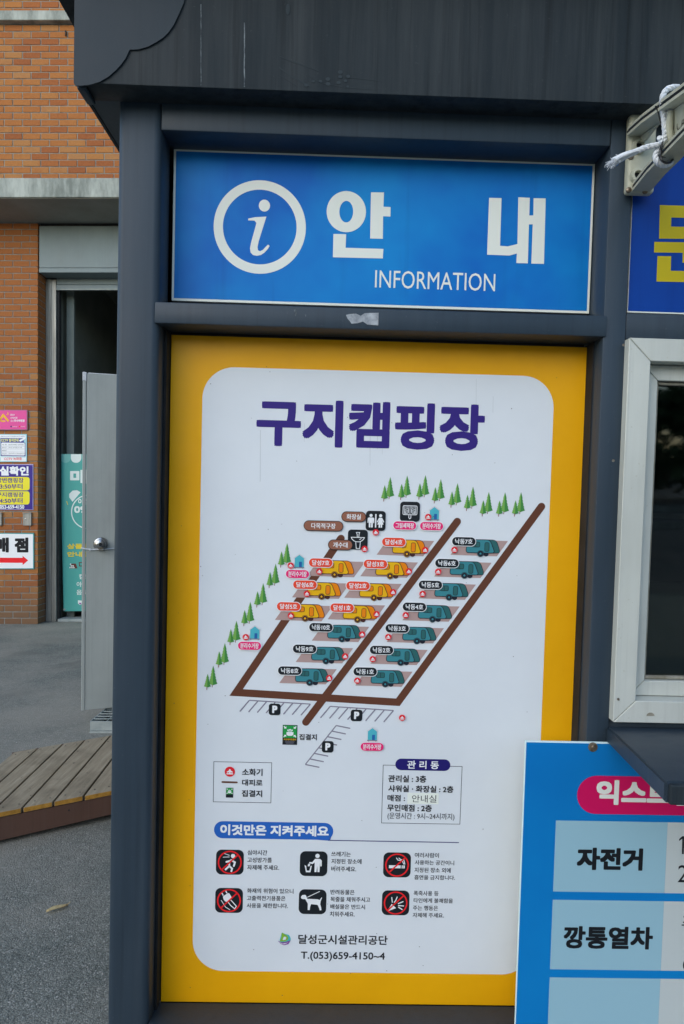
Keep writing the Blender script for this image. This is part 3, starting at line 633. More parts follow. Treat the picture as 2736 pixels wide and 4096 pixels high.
# toilets
c = (861.1, 1193.6); P.part('toilet_symbol'); sq(c)
for sx, fem in ((-11, 0), (11, 1)):
    cc = (c[0] + sx, c[1] + sx * .03); P.L(9).rel(cc, [(3.6 * cos(t), -12 + 3.6 * sin(t)) for t in [i * pi / 8 for i in range(16)]], WHT)
    if fem: P.L(9).rel(cc, [(-3.5, -7.3), (3.5, -7.3), (8.8, 2.6), (6.8, 3.6), (3.6, -2), (7, 8.5), (4, 8.5), (4, 15.5), (.6, 15.5), (.6, 8.5), (-.6, 8.5), (-.6, 15.5), (-4, 15.5), (-4, 8.5), (-7, 8.5), (-3.6, -2), (-6.8, 3.6), (-8.8, 2.6)], WHT)
    else: P.L(9).rel(cc, [(-5, -7.3), (5, -7.3), (7.6, -5), (7.6, 5), (5.6, 5.5), (5, -3), (4.4, 15.5), (.7, 15.5), (.7, 5), (-.7, 5), (-.7, 15.5), (-4.4, 15.5), (-5, -3), (-5.6, 5.5), (-7.6, 5), (-7.6, -5)], WHT)
P.L(9).rel(c, [(-1.5, -15.5), (1.5, -15.5), (1.5, 15.5), (-1.5, 15.5)], WHT)
# wash basin
c = (820, 1236.6); P.part('basin_symbol'); sq(c)
P.L(9).rline(c, [(-15, -5), (15, -5), (14, -2), (9, 3), (4, 5), (-4, 5), (-9, 3), (-14, -2)], 1.6, WHT, (0, 0), 1, True)
for q in ([(-4.5, 5), (-3, 20.5), (5, 20.5), (6, 5)], [(-4, -16.5), (4, -16.5), (2.5, -12), (2.5, -6), (-1.5, -6), (-1.5, -12), (-4, -16.5)], [(4, 0), (8, -2.5)]): P.L(9).rline(c, q, 1.5, WHT)
# grill wash
c = (939.5, 1172.7); P.part('grill_symbol'); sq(c)
P.L(9).rline(c, rnd([(-16, -13.5), (16, -13.5), (16, 7), (-16, 7)], 3), 1.5, WHT, (0, 0), 1, True)
for i in range(9):
    x = -12.4 + i * 3.1; a_ = 4 if abs(x) < 11 and abs(x) > 2 else 0
    P.L(9).rline(c, [(x, -12.5), (x, -8 if a_ else 6)], 1.0, WHT, (0, 0))
for sg in (-1, 1):
    q = rnd([(sg * 3, -7), (sg * 12.5, -5), (sg * 11, 5), (sg * 3.5, 3)], 2); P.L(10).rline(c, q, 1.3, WHT, (0, 0), 1, True); P.L(10).rline(c, [(sg * 4, -3), (sg * 12, -1)], 1.1, WHT, (0, 0)); P.L(10).rline(c, [(sg * 4, 0), (sg * 12, 2)], 1.1, WHT, (0, 0))
P.L(9).rline(c, [(-2.4, 7), (-2.4, 14), (0, 16.5), (2.4, 14), (2.4, 7)], 1.5, WHT)
# assembly point
def assembly(c, w_, h_, ly=3):
    k = w_ / 34.0; P.part('assembly_point_symbol'); P.L(ly).rel(c, [(-17, -23.3), (17, -23.3), (17, 23.3), (-17, 23.3)], BLK, k); P.L(ly + 1).rel(c, [(-15.6, -22), (15.6, -22), (15.6, 7), (-15.6, 7)], GRN, k)
    for x, y, r in ((0, -12, 2.3), (-4.5, -11, 2), (4.5, -11, 2), (-2.3, -6.5, 2.2), (2.3, -6.5, 2.2)): P.L(ly + 2).rel(c, [(x + r * cos(t), y + r * sin(t)) for t in [i * pi / 5 for i in range(10)]], WHT, k)
    P.L(ly + 2).rel(c, [(-8, -7), (8, -7), (8, -1), (4, 2), (-4, 2), (-8, -1)], WHT, k)
    for sx in (-1, 1):
        for sy in (-1, 1):
            tx, ty = sx * 8.6, -7.5 + sy * 7.5
            P.L(ly + 2).rel(c, [(tx, ty), (tx + sx * 5.5, ty), (tx + sx * 4, ty + sy * 1.6), (tx + sx * 6.5, ty + sy * 4.4), (tx + sx * 5, ty + sy * 6), (tx + sx * 2.2, ty + sy * 3.2), (tx, ty + sy * 5)], WHT, k)
    if w_ > 25:
        P.L(ly + 2).text('비상대피집결지', c[0] - 14, c[0] + 14, c[1] + 8, c[1] + 12.4, TY, 0.02, 0)
        for q in range(3): P.L(ly + 2).rel(c, [(-11 + q, 14.5 + q * 2.4), (11 - q, 14.5 + q * 2.4), (11 - q, 15.3 + q * 2.4), (-11 + q, 15.3 + q * 2.4)], GRY, k)
assembly((664.7, 1684), 34, 46.6)
P.part('caption_lettering'); P.L(3).text('집결지', 685.8, 726.5, 1681.6, 1696.6, TXT, 0.024)
# legend
P.part('legend_box'); P.L(1).stroke([(490.4, 1745.6), (623, 1748), (621, 1840), (489, 1837.5)], 1.2, TXT, closed=True)
fire((527.1, 1768.4), 12, 3); P.part('legend_line'); P.L(3).stroke([(510, 1792), (543, 1792.8)], 4.2, BRN, (1, 1)); assembly((526.5, 1816.4), 17, 23)
P.part('legend_lettering'); P.L(3).text('소화기', 554.8, 602.1, 1760.5, 1778.3, TXT, 0.024); P.L(3).text('대피로', 554.8, 602, 1785.4, 1801.6, TXT, 0.024); P.L(3).text('집결지', 554, 601.3, 1809.9, 1826.8, TXT, 0.024)
# office box
P.part('office_box'); P.L(1).stroke([(878.4, 1753.4), (1059.2, 1756.6), (1054, 1888.8), (874.5, 1886)], 1.2, TXT, closed=True)
P.L(2).rr((969.2, 1752.6), 128.7, 27.5, 14, NAV); P.L(3).text('관 리 동', 932.5, 1006.7, 1742.4, 1763, WHT, 0.022)
P.part('office_lettering')
for t, x0, x1, y0_, y1_, bo in (('관리실 : 3층', 889, 977.9, 1775.3, 1793.9, .026), ('샤워실 · 화장실 : 2층', 888.3, 1041, 1798.3, 1817.4, .026), ('매점 :', 887.5, 928.9, 1820.5, 1836.9, .026), ('무인매점 : 2층', 886.3, 990.9, 1842.3, 1860.8, .026), ('(운영시간 : 9시~24시까지)', 886.3, 1043.4, 1861, 1881.5, .004)): P.L(3).text(t, x0, x1, y0_, y1_, TXT, bo)
P.part('correction_sticker', 'pale correction sticker over the shop line'); P.L(3).poly([(934, 1816.6), (1005.5, 1817.6), (1005, 1842.6), (933.6, 1841.6)], STK); P.L(4).text('안내실', 943.5, 1000.8, 1820.9, 1839.5, TXT, -0.008)
# rules ribbon
P.part('ribbon'); P.L(1).rr((627.6, 1903.4), 278, 40.5, 20, BLU); P.L(2).rel((745, 1915), [(-20, 0), (16, -2), (12, 12), (-20, 10)], BLU); P.L(2).stroke([(752, 1925.6), (1052, 1930.8)], 2, NAV)
P.L(3).text('이것만은 지켜주세요', 503, 756, 1889, 1916.6, WHT, 0.04, 0.006)
q6 = [((527.1, 1975.7), ['심야시간', '고성방가를', '자제해 주세요.']), ((719, 1979.2), ['쓰레기는', '지정된 장소에', '버려주세요.']), ((910, 1982), ['여러사람이', '사용하는 공간이니', '지정된 장소 외에', '흡연을 금지합니다.']),
      ((525.2, 2063.3), ['화재의 위험이 있으니', '고출력전기용품은', '사용을 제한합니다.']), ((716.6, 2066.4), ['반려동물은', '목줄을 채워주시고', '배설물은 반드시', '치워주세요.']), ((906.8, 2068.8), ['폭죽사용 등', '타인에게 불쾌함을', '주는 행동은', '자제해 주세요.'])]
gx = lambda X: 469.9 + .3947 * X
gy = lambda Y: 1868.3 + .3947 * Y
boxes = [(246, 363, 200, 233), (245, 390, 243, 276), (244, 433, 286, 320), (732, 848, 209, 241), (732, 911, 251, 284), (731, 880, 295, 328), (1216, 1360, 216, 248), (1215, 1450, 259, 291), (1213, 1430, 302, 335), (1212, 1455, 345, 377),
 (242, 517, 422, 456), (241, 470, 465, 498), (240, 485, 508, 541), (727, 870, 430, 462), (726, 962, 472, 505), (725, 932, 515, 547), (723, 872, 557, 590), (1209, 1358, 437, 469), (1208, 1443, 479, 511), (1205, 1355, 522, 554), (1203, 1390, 564, 596)]
bi = 0; S2 = 0.3947
RP = lambda c, pts, m, ly: P.L(ly).rel(c, [(a_ * S2, b_ * S2) for a_, b_ in pts], m)
RL = lambda c, pts, w_, m, ly: P.L(ly).rline(c, [(a_ * S2, b_ * S2) for a_, b_ in pts], w_ * S2, m)
for i, (c, lines) in enumerate(q6):
    P.part('rule_symbol'); P.L(2).rr(c, 64.5, 59.5, 13, BLK, 8); ban = i in (0, 2, 3, 5)
    if i == 0:
        RP(c, [(18 + 13 * cos(t), -38 + 13 * sin(t)) for t in [k * pi / 8 for k in range(16)]], WHT, 3)
        for p_ in ([(8, -14), (-4, 6), (-2, 24), (14, 38), (10, 54)], [(10, -12), (30, 0), (24, 22)], [(6, -10), (-20, -2)], [(-4, 24), (-24, 44)]): RL(c, p_, 11, WHT, 3)
        for p_ in ([(-38, -54), (-4, -42)], [(-40, -30), (-4, -32)]): RL(c, p_, 4, WHT, 3)
    elif i == 1:
        RP(c, [(22 + 13 * cos(t), -48 + 13 * sin(t)) for t in [k * pi / 8 for k in range(16)]], WHT, 3)
        RP(c, [(8, -30), (38, -30), (48, -20), (48, 14), (40, 16), (38, -8), (36, 50), (24, 50), (22, 12), (18, 50), (6, 50), (6, -8), (-6, 2), (-26, -2), (-26, -10), (-8, -10)], WHT, 3)
        RP(c, [(-54, 8), (-44, 14), (-40, 42), (-24, 42), (-18, 14), (-10, 12), (-18, 52), (-44, 52)], WHT, 3); RP(c, [(-34, 6), (-28, -2), (-20, 4), (-24, 16), (-34, 16)], WHT, 3)
    elif i == 2:
        RP(c, [(-48, 2), (22, 2), (22, 20), (-48, 20)], WHT, 3); RP(c, [(28, 2), (34, 2), (34, 20), (28, 20)], WHT, 3); RP(c, [(38, 2), (46, 2), (46, 20), (38, 20)], WHT, 3)
        for p_ in ([(-4, -42), (4, -30), (30, -26), (40, -6)], [(10, -42), (20, -34), (40, -30), (46, -6)]): RL(c, p_, 5, WHT, 3)
    elif i == 3:
        RP(c, rnd([(-38, -24), (-2, -48), (16, -20), (8, 2), (-16, 10), (-30, 0)], 8), WHT, 3)
        for p_ in ([(-36, -32), (-42, -44)], [(-14, -46), (-20, -58)]): RL(c, p_, 7, WHT, 3)
        RL(c, [(-6, 8), (10, 30), (34, 50), (44, 34), (10, -4)], 5, WHT, 3); RL(c, [(-46, 0), (-20, 40), (6, 56)], 4, WHT, 3)
    elif i == 4:
        RP(c, [(-70, -30), (-62, -40), (-46, -42), (-36, -36), (-32, -18), (28, -16), (42, -12), (52, -28), (56, -26), (48, -4), (46, 14), (52, 34), (54, 50), (44, 52), (38, 34), (30, 18), (-8, 14), (-14, 30), (-16, 50), (-28, 50), (-28, 12), (-36, -2), (-44, -16), (-60, -16), (-68, -20)], WHT, 3)
        RL(c, [(-32, -28), (40, -64)], 4, WHT, 4); RL(c, [(-38, -38), (-30, -22)], 4, BLK, 4)
    else:
        RP(c, [(-48, 52), (-24, 6), (4, 32)], WHT, 3)
        for p_ in ([(-24, -32), (-20, -4)], [(8, -36), (0, -14), (-8, -4)], [(16, 4), (44, -8)], [(18, 16), (48, 18)], [(18, 26), (40, 40)]): RL(c, p_, 6, WHT, 3)
    if ban:
        P.L(5).ring(c, 28, 24.6, EMR, 40); P.L(5).rline(c, [(-18.5, 18), (18.5, -18)], 3.4, EMR)
    P.part('rule_lettering')
    for t in lines:
        b_ = boxes[bi]; bi += 1; P.L(2).text(t, gx(b_[0]), gx(b_[1]), gy(b_[2]), gy(b_[3]), TXT, 0.016, 0.012)
# issuing body
P.part('swirl_emblem'); c = (652.6, 2151.5); E1 = ik('emblem_green', 112, 160, 50); E2 = ik('emblem_teal', 60, 160, 170); E3 = ik('emblem_purple', 112, 58, 140)
P.L(2).rel(c, rnd([(-7, -16), (0, -12), (10, -10), (15, 0), (11, 9), (0, 12), (-12, 6)], 3), E2)
P.L(3).rel(c, rnd([(-7, -16), (0, -11), (7, -8), (9, 0), (2, 6), (-12, 6), (-8, -2)], 3), E1); P.L(4).rel(c, rnd([(-2, -6), (4, -5), (3, 1), (-5, 3)], 2), FIELD)
P.L(4).rel(c, [(-16, 4), (-8, 8), (2, 7), (14, 3), (9, 12), (0, 15), (-9, 12)], E3); P.L(5).rel(c, [(-14, 7), (-4, 11), (9, 8), (0, 12.6), (-8, 11)], FIELD)
P.part('issuer_lettering'); P.L(2).text('달성군시설관리공단', 681, 891.5, 2141.6, 2165.2, TXT, 0.02, 0.004); P.L(2).text('T.(053)659-4150~4', 687, 885, 2180, 2204.5, TXT, 0.016, 0.008)
P.done()

# ================================================================== PRICE BOARD
M_SPK = base_mat('grime_speck', (0.12, 0.11, 0.09), 0.8)[0]; M_DRP = base_mat('dried_drip', (0.56, 0.585, 0.585), 0.6)[0]
P = Print(mbd, 'K', DB, 0.00025); P.part('grime_specks'); rs_ = random.Random(11)
for _ in range(60): P.L(20).ell((rs_.uniform(400, 1290), rs_.uniform(800, 1690) if rs_.random() < .6 else rs_.uniform(1690, 2280) - 0), rs_.uniform(0.5, 1.3), rs_.uniform(0.5, 1.3), M_SPK, 7) if True else None
for _ in range(7):
    x_, y_ = rs_.uniform(420, 1250), rs_.uniform(860, 1000); P.L(1).stroke([(x_, y_), (x_ - .6, y_ + rs_.uniform(30, 120))], rs_.uniform(.6, 1.2), M_DRP)
for o in P.done(): o['kind'] = 'stuff'
pb = boardK('price_board', 'bright blue rental price board with pale table cells, bolted under the counter shelf', 'price board')
DP = 1.582
M_PB = mottled('price_blue', (0.002, 0.17, 0.50), (0.003, 0.22, 0.56), 1.2, 0.4); M_C1 = ink('cell_pale_blue', (124, 166, 188)); M_C2 = ink('cell_grey', (160, 176, 184)); MAG = ink('magenta', (172, 14, 84))
KB().kbox(0.4785, 1.80, DP, DP + 0.006, -1.345, -0.595, 0.001).build('board_panel', ink('panel_edge', (180, 210, 220)), pb)
P = Print(pb, 'K', DP, 0.0003)
P.part('blue_face'); P.L(0).rawpoly([(K(x, 0, z).x, K(x, 0, z).z) for x, z in ((0.4805, -1.345), (1.799, -1.345), (1.799, -0.598), (0.4805, -0.598))], M_PB)
rc = lambda x0, x1, z0, z1, m: P.rawpoly([(K(x, 0, z).x, K(x, 0, z).z) for x, z in ((x0, z0), (x1, z0), (x1, z1), (x0, z1))], m)
for z1_, z0_ in ((-0.785, -0.958), (-0.978, -1.149), (-1.169, -1.334)):
    P.part('table_cell'); P.L(1); rc(0.558, 0.826, z0_, z1_, M_C1); P.part('table_cell'); P.L(1); rc(0.8262, 1.74, z0_, z1_, M_C2)
P.part('title_ribbon'); a0 = uvK(1322.8, 1817); rx0 = a0[0] * DP; zc = a0[1] * DP; cK = K((rx0 + 1.70) / 2, 0, zc - 0.004); P.L(1).rawpoly(Print.rrpts(cK.x, cK.z, (1.70 - rx0) * U, 0.0925 * U, 0.046 * U, 12), MAG)
P.part('title_lettering'); P.L(2).text('익스트림', 1362.5, 1598, 1786.5, 1848, ink('print_white2', (192, 204, 208)), 0.045, 0.01, 4)
P.part('cell_lettering'); PT = ink('price_text', (20, 24, 30))
P.L(2).text('자전거', 1319, 1476, 1940.5, 1996.5, PT, 0.045, 0.012, 4); P.part('cell_lettering'); P.L(2).text('깡통열차', 1287, 1500.5, 2120, 2177.5, PT, 0.035, 0.012, 4)
P.part('cell_lettering'); P.L(2).poly([(1563.5, 1916), (1568, 1916), (1567, 1957), (1562.5, 1957), (1563.3, 1922), (1556, 1927), (1556.2, 1922.5)], PT); P.part('cell_lettering'); P.L(2).text('2', 1553, 1576, 1981, 2023, PT, 0); P.part('cell_lettering'); P.L(2).text('주', 1561, 1600, 2098, 2136, PT, 0); P.part('cell_lettering'); P.L(2).text('(', 1564.5, 1574, 2194, 2228, PT, 0)
P.done()
u_, v_ = uvK(1358.4, 1711.9); c = K(u_ * DP, DP, v_ * DP)
MB().lathe(c, [(0.0098, 0.0003), (0.0098, 0.0018), (0.0088, 0.0022), (0.0045, 0.0024), (0.0045, 0.004), (0.003, 0.0055), (0.0, 0.006)], 20).build('washer_bolt', M_RUST, pb, True)

# ================================================================== AWNING ARM
aw = thing('awning_bracket', 'cream cast-metal awning arm bolted to the kiosk beside the header signs', 'bracket', KM)
def CP(X, Y, d): return Kp(1375.5 + .13428 * X, 171.9 + .13428 * Y, d)
DW = D - 0.004; TH = 0.022
pA = CP(385, 2075, DW); pB = CP(868, 750, DW)
x0, x1 = pA.x, CP(850, 1900, DW).x; z0, z1 = pA.z, CP(430, 750, DW).z
MB().box(x0, x1, pA.y - TH, pA.y, z0, z1, 0.006, 3).build('wall_plate', M_CAST, aw, True)
yf = pA.y - TH
for X, Y in ((680, 1210), (650, 1710)):
    c = CP(X, Y, DW - TH / U - 0.008); c.y = yf
    MB().lathe(c, [(0.0145, -0.001), (0.0135, 0.010), (0.0085, 0.0105), (0.0075, 0.002), (0.0, 0.0018)], 24).build('bolt_boss', [M_CAST], aw, True)
    MB().lathe((c.x, c.y - 0.0022, c.z), [(0.0074, 0.0), (0.0, 0.0002)], 16).build('bolt_hole', M_RUB, aw)
for X, Y in ((487, 1965), (770, 1985), (525, 1400)):
    c = CP(X, Y, DW - TH / U); c.y = yf
    MB().lathe(c, [(0.0058, -0.001), (0.0055, 0.0015), (0.0035, 0.003), (0.0, 0.0034)], 14).build('plate_screw', M_RUST, aw, True)
# arm: two flanges with a grooved edge, a web between, running forward and to the right
DF = 1.24
u0, u1 = CP(462, 900, DW - TH / U), CP(1560, 30, DF)          # top edge line of the upper flange
l0, l1 = CP(545, 1985, DW - TH / U), CP(1600, 835, DF)        # lower flange, lower-left edge
def flange(name, p, q, th, wd):
    mb = MB(); d = (q - p).normalized(); zup = Vector((0, 0, 1)); xr = Vector((1, 0, 0))
    prof = [(0, 0), (0, th * 0.32), (0.003, th * 0.32), (0.003, th * 0.68), (0, th * 0.68), (0, th), (wd, th), (wd, 0)]
    n = len(prof); mid = p.lerp(q, 0.3) + Vector((-0.002, 0, 0.002))
    rows = [[pt + xr * a_ + zup * b_ for a_, b_ in prof] for pt in (p, mid, q)]
    vs = [v for r_ in rows for v in r_]; fs = [list(range(n)), [2 * n + i for i in range(n)][::-1]]
    for k in range(2):
        for i in range(n): j = (i + 1) % n; fs.append([k * n + i, k * n + j, (k + 1) * n + j, (k + 1) * n + i])
    mb.add(vs, fs); o = mb.build(name, M_CAST, aw)
    g_ = MB(); g_.tube([p + xr * 0.0024 + zup * th * 0.5, mid + xr * 0.0024 + zup * th * 0.5, q + xr * 0.0024 + zup * th * 0.5], th * 0.16, 6).build('groove_shade_strip', M_RUB, o)  # dark tube paints the shade inside the groove
    return o
th = 0.0165
flange('upper_flange', u0 - Vector((0, 0, th)), u1 - Vector((0, 0, th)), th, 0.036)
flange('lower_flange', l0, l1, th, 0.036)
web = MB(); t0 = 0.60; o_ = Vector((0.020, 0, 0))
wpts = [u0.lerp(u1, t0) - Vector((0, 0, th)) + o_, u1 - Vector((0, 0, th)) + o_, l1 + Vector((0, 0, th)) + o_, l0.lerp(l1, t0 - 0.04) + Vector((0, 0, th)) + o_]
web.prism(wpts, (0.006, 0, 0)); web.build('web_panel', M_CAST, aw)
ed = MB(); ed.tube([wpts[0] + Vector((-0.004, 0, -0.002)), wpts[0].lerp(wpts[3], .5) + Vector((-0.008, 0, 0)), wpts[3] + Vector((-0.004, 0, 0.002))], 0.006, 10).build('web_rib', M_CAST, aw, True)
w2 = MB(); q_ = [u0 - Vector((0, 0, th)) + Vector((0.026, 0, 0)), u0.lerp(u1, 0.30) - Vector((0, 0, th)) + Vector((0.026, 0, 0)), u0.lerp(u1, 0.10) - Vector((0, 0.0, 0.03)) + Vector((0.026, 0, 0)), u0 - Vector((-0.026, 0, 0.03))]
w2.prism(q_, (0.005, 0, 0)); w2.build('gusset', M_CAST, aw)
# cast letters on the web
v, fa = text_geo('CA', 0.01, 4)
ex = (wpts[1] - wpts[0]).normalized(); cz_ = wpts[0].lerp(wpts[3], 0.62) + ex * 0.014 + Vector((-0.0012, 0, 0.0))
ez = Vector((0, 0.0, 1)); sz = 0.026
mesh_obj('cast_lettering', [tuple(cz_ + ex * p[0] * sz + ez * p[1] * sz * 1.1 - Vector((0.001, 0, 0))) for p in v], fa, ik('cast_letter', 62, 66, 62), aw)

# rope tied round the arm
def spline(pts, n=10):
    out = []; P_ = [pts[0]] + pts + [pts[-1]]
    for i in range(1, len(P_) - 2):
        a_, b_, c_, d_ = P_[i - 1:i + 3]
        for k in range(n):
            t = k / n; out.append(0.5 * ((2 * b_) + (c_ - a_) * t + (2 * a_ - 5 * b_ + 4 * c_ - d_) * t * t + (3 * b_ - a_ - 3 * c_ + d_) * t ** 3))
    out.append(pts[-1].copy()); return out
def rope(mb, ctrl, R=0.0028, off=0.0024, pitch=0.022, fray=0, phase=0):
    pth = spline(ctrl, 14)
    L = [0.0]
    for i in range(1, len(pth)): L.append(L[-1] + (pth[i] - pth[i - 1]).length)
    for s_ in range(3):
        sp = []; rad = []
        for i, p in enumerate(pth):
            t = (pth[min(i + 1, len(pth) - 1)] - pth[max(i - 1, 0)]).normalized(); a_ = t.cross(Vector((0.1, 1, 0.05))).normalized(); b_ = t.cross(a_)
            an = 2 * pi * (L[i] / pitch + s_ / 3) + phase; k = 1.0
            if fray and L[-1] - L[i] < fray: k = 1 + 1.2 * (1 - (L[-1] - L[i]) / fray); an = 2 * pi * ((L[-1] - fray) / pitch + s_ / 3) + phase
            sp.append(p + (a_ * cos(an) + b_ * sin(an)) * off * k); rad.append(R * (1.0 if k == 1 else 1.1))
        mb.cur = 0; mb.tube(sp, rad, 7)
        if s_ == 0:
            mb.cur = 1; q = [(p + (p - c_) * 0.75) for p, c_ in zip(sp, pth)]
            for a in range(3, len(q) - 6, 11): mb.tube(q[a:a + 5], 0.0009, 5)
    if fray:
        mb.cur = 0; e = pth[-1]; t = (pth[-1] - pth[-4]).normalized()
        for _ in range(90):
            dv = t * random.uniform(0.005, 0.015) + Vector((random.uniform(-1, 1), random.uniform(-1, 1), random.uniform(-1, 1))) * 0.0055
            s0 = e - t * random.uniform(0.0, 0.016) + Vector((random.uniform(-1, 1), random.uniform(-1, 1), random.uniform(-1, 1))) * 0.0035
            mb.tube([s0, s0 + dv * 0.5, s0 + dv + Vector((0, 0, random.uniform(-.002, .002)))], 0.0005, 4)
dR = 1.40
R1 = MB()
rope(R1, [CP(1330, 215, 1.385), CP(1230, 215, 1.375), CP(1130, 260, 1.375), CP(1065, 380, 1.375), CP(1065, 520, 1.38), CP(1085, 700, 1.385), CP(1100, 850, 1.385), CP(1108, 1000, 1.385), CP(1085, 1120, 1.39)])
rope(R1, [CP(1085, 1090, 1.39), CP(1040, 1150, 1.385), CP(985, 1260, 1.385), CP(945, 1370, 1.385), CP(965, 1470, 1.385), CP(1030, 1530, 1.39), CP(1130, 1540, 1.40), CP(1220, 1480, 1.41), CP(1275, 1370, 1.43)], phase=1)
rope(R1, [CP(1100, 1140, 1.39), CP(1000, 1190, 1.38), CP(880, 1215, 1.38), CP(760, 1245, 1.385), CP(640, 1295, 1.39), CP(500, 1345, 1.39), CP(370, 1400, 1.395), CP(240, 1475, 1.395)], fray=0.042, phase=2)
for (X, Y, r_) in ((1030, 1085, 46), (1085, 1075, 42), (1060, 1130, 48), (1110, 1120, 34)):
    c = CP(X, Y, 1.38); rr_ = r_ * .13428 / f * 1.38 * U * 0.95; R1.cur = 0
    R1.tube([c + Vector((rr_ * cos(a_) * .7, rr_ * 0.6 * sin(a_), rr_ * sin(a_) * .7)) for a_ in [k * pi / 5 for k in range(8)]], 0.0032, 7)
ro = R1.build('tied_rope', [M_ROPE, M_ROPEB], None, True); ro.matrix_world = KM; ro['label'] = 'white twisted rope with blue flecks and frayed end knotted round the awning arm'; ro['category'] = 'rope'
tie = MB(); tie.tube(spline([CP(945, 530, 1.385), CP(990, 640, 1.39), CP(1020, 760, 1.39), CP(1050, 860, 1.395)], 6), 0.0012, 6)
tie.tube(spline([CP(1055, 1150, 1.377), CP(1040, 1280, 1.374), CP(1030, 1400, 1.374), CP(1075, 1480, 1.374), CP(1180, 1500, 1.385), CP(1255, 1420, 1.40), CP(1270, 1370, 1.41)], 8), 0.0021, 6)
tie.tube(spline([CP(1040, 1395, 1.385), CP(1150, 1395, 1.39), CP(1260, 1390, 1.40)], 4), 0.0016, 6)
to = tie.build('cable_tie', M_TIE, None, True); to.matrix_world = KM; to['label'] = 'black cable tie looped round the rope under the awning arm'; to['category'] = 'cable tie'

# ================================================================== BRICK BUILDING
DU, DLW = 6.77, 7.29
bld = thing('brick_building', 'orange brick shop building with grey concrete bands and a shuttered entrance', 'building', Matrix.Translation((-3.2, DLW, 0)))
BO = Vector((-3.2, DLW, 0))
class BB(MB):
    def b(s, x0, x1, y0, y1, z0, z1, bev=0.0): return s.box(x0 - BO.x, x1 - BO.x, y0 - BO.y, y1 - BO.y, z0, z1, bev, 1)
zf = lambda y, d: CAM.z + (2048 - y) / 2730.0 * d      # height of photo row y at depth d
xf = lambda x, d: (x - 1368) / 2730.0 * d
ZB1, ZB0 = zf(711, 6.72), zf(789, 6.72); ZL0, ZL1 = zf(80, 6.71), zf(41, 6.71)
XR = 3.0; XL = -6.2
BB().b(XL, XR, DU + 0.005, DU + 0.3, ZB1, 7.6).build('upper_wall', M_MORT, bld)
BB().b(XL, XR, 6.72, DLW + 0.6, ZB0, ZB1 - 0.002, 0.004).build('concrete_beam', M_CONC, bld)
BB().b(XL, XR, 6.735, DLW + 0.6, ZB0 - 0.006, ZB0 - 0.001).build('soffit', M_SOFF, bld)
BB().b(XL, XR, 6.71, DU + 0.0045, ZL0, ZL1, 0.004).build('concrete_band', M_CONC, bld)
XC = xf(152, DLW)
BB().b(XL, XC - 0.012, DLW + 0.005, DLW + 0.22, 0, ZB0 - 0.006).build('pier_wall', M_MORT, bld)
BB().b(XC - 0.011, XC - 0.0105, DLW + 0.02, DLW + 0.22, 0, 0.01)
# bricks
BH, BL, J = 0.058, 0.1725, 0.009; PX, PZ = 0.1813, 0.0669
def brick_mesh(name, lx, ly=0.09, lz=BH):
    m_ = MB(); m_.box(0, lx, 0, ly, 0, lz, 0.0018, 1)
    me = bpy.data.meshes.new(name); me.from_pydata(m_.v, [], m_.f); me.materials.append(M_BRICK); return me
BM = {}
def bmesh_for(lx):
    k = round(lx, 3)
    if k not in BM: BM[k] = brick_mesh('brick', k)
    return BM[k]
stuff = MB(); nb = 0
def put_brick(x0, x1, y, z, seen, ly=0.09):
    global nb
    if seen and nb < 298:
        o = bpy.data.objects.new('brick', bmesh_for(x1 - x0)); C.objects.link(o); o.parent = bld
        o.location = (x0 - BO.x, y - BO.y + random.uniform(-0.0015, 0.0015), z); nb += 1
    else: stuff.box(x0 - BO.x, x1 - BO.x, y - BO.y, y - BO.y + ly, z, z + BH, 0.0018, 1)
x_left_u = xf(0, DU); x_right_u = xf(478, DU)
# upper wall courses
base = ZB1 + 0.004; rows = []
for r_ in range(24): rows.append((base + r_ * PZ * (ZL0 - base - 0.004) / (PZ * 23.0) if r_ < 23 else None, r_))
pz = (ZL0 - base) / 23.0
courses = [(base + i * pz, i) for i in range(23)] + [(ZL1 + 0.004 + i * PZ, 23 + i) for i in range(6)]
for z_, i in courses:
    off = xf((38 if i % 2 == 0 else 115) / 2.236, DU) + J / 2
    k0_ = int((XL - off) / PX) + 1; x = off + k0_ * PX
    while x < XR - PX:
        X1 = x + BL; seen = X1 > x_left_u - 0.02 and x < (-2.27 if i < 10 else -2.27 - (i - 10) * 0.029) and z_ < CAM.z + 0.76 * DU
        if x < -1.9 or i < 2: put_brick(x, X1, DU, z_, seen)
        elif i < 40: stuff.box(x - BO.x, X1 - BO.x, DU - BO.y, DU - BO.y + 0.09, z_, z_ + BH, 0.0, 1)
        x += PX
# lower pier courses, from the ground to the soffit
nrow = 64; pzl = (ZB0 - 0.008 - 0.004) / nrow
for i in range(nrow):
    z_ = 0.004 + i * pzl; x1 = XC; full = i % 2 == 0
    first = BL if full else BL * 0.48
    x0_ = x1 - first
    seen_z = True
    put_brick(x0_, x1, DLW, z_, True); x = x0_ - J
    while x > XL + 0.3:
        put_brick(x - BL, x, DLW, z_, x > xf(0, DLW) + 0.015); x -= PX
    # return side of the pier
    a_ = 0.097; e = DLW + a_
    if full: stuff.box(XC - 0.09 - BO.x, XC - BO.x, e - BO.y, DLW + 0.215 - BO.y, z_, z_ + BH, 0.0018, 1)
    else: stuff.box(XC - 0.09 - BO.x, XC - BO.x, e - BO.y, e + 0.055 - BO.y, z_, z_ + BH, 0.0018, 1); stuff.box(XC - 0.09 - BO.x, XC - BO.x, e + 0.064 - BO.y, DLW + 0.215 - BO.y, z_, z_ + BH, 0.0018, 1)
so = stuff.build('brick', M_BRICK, bld); so['kind'] = 'stuff'
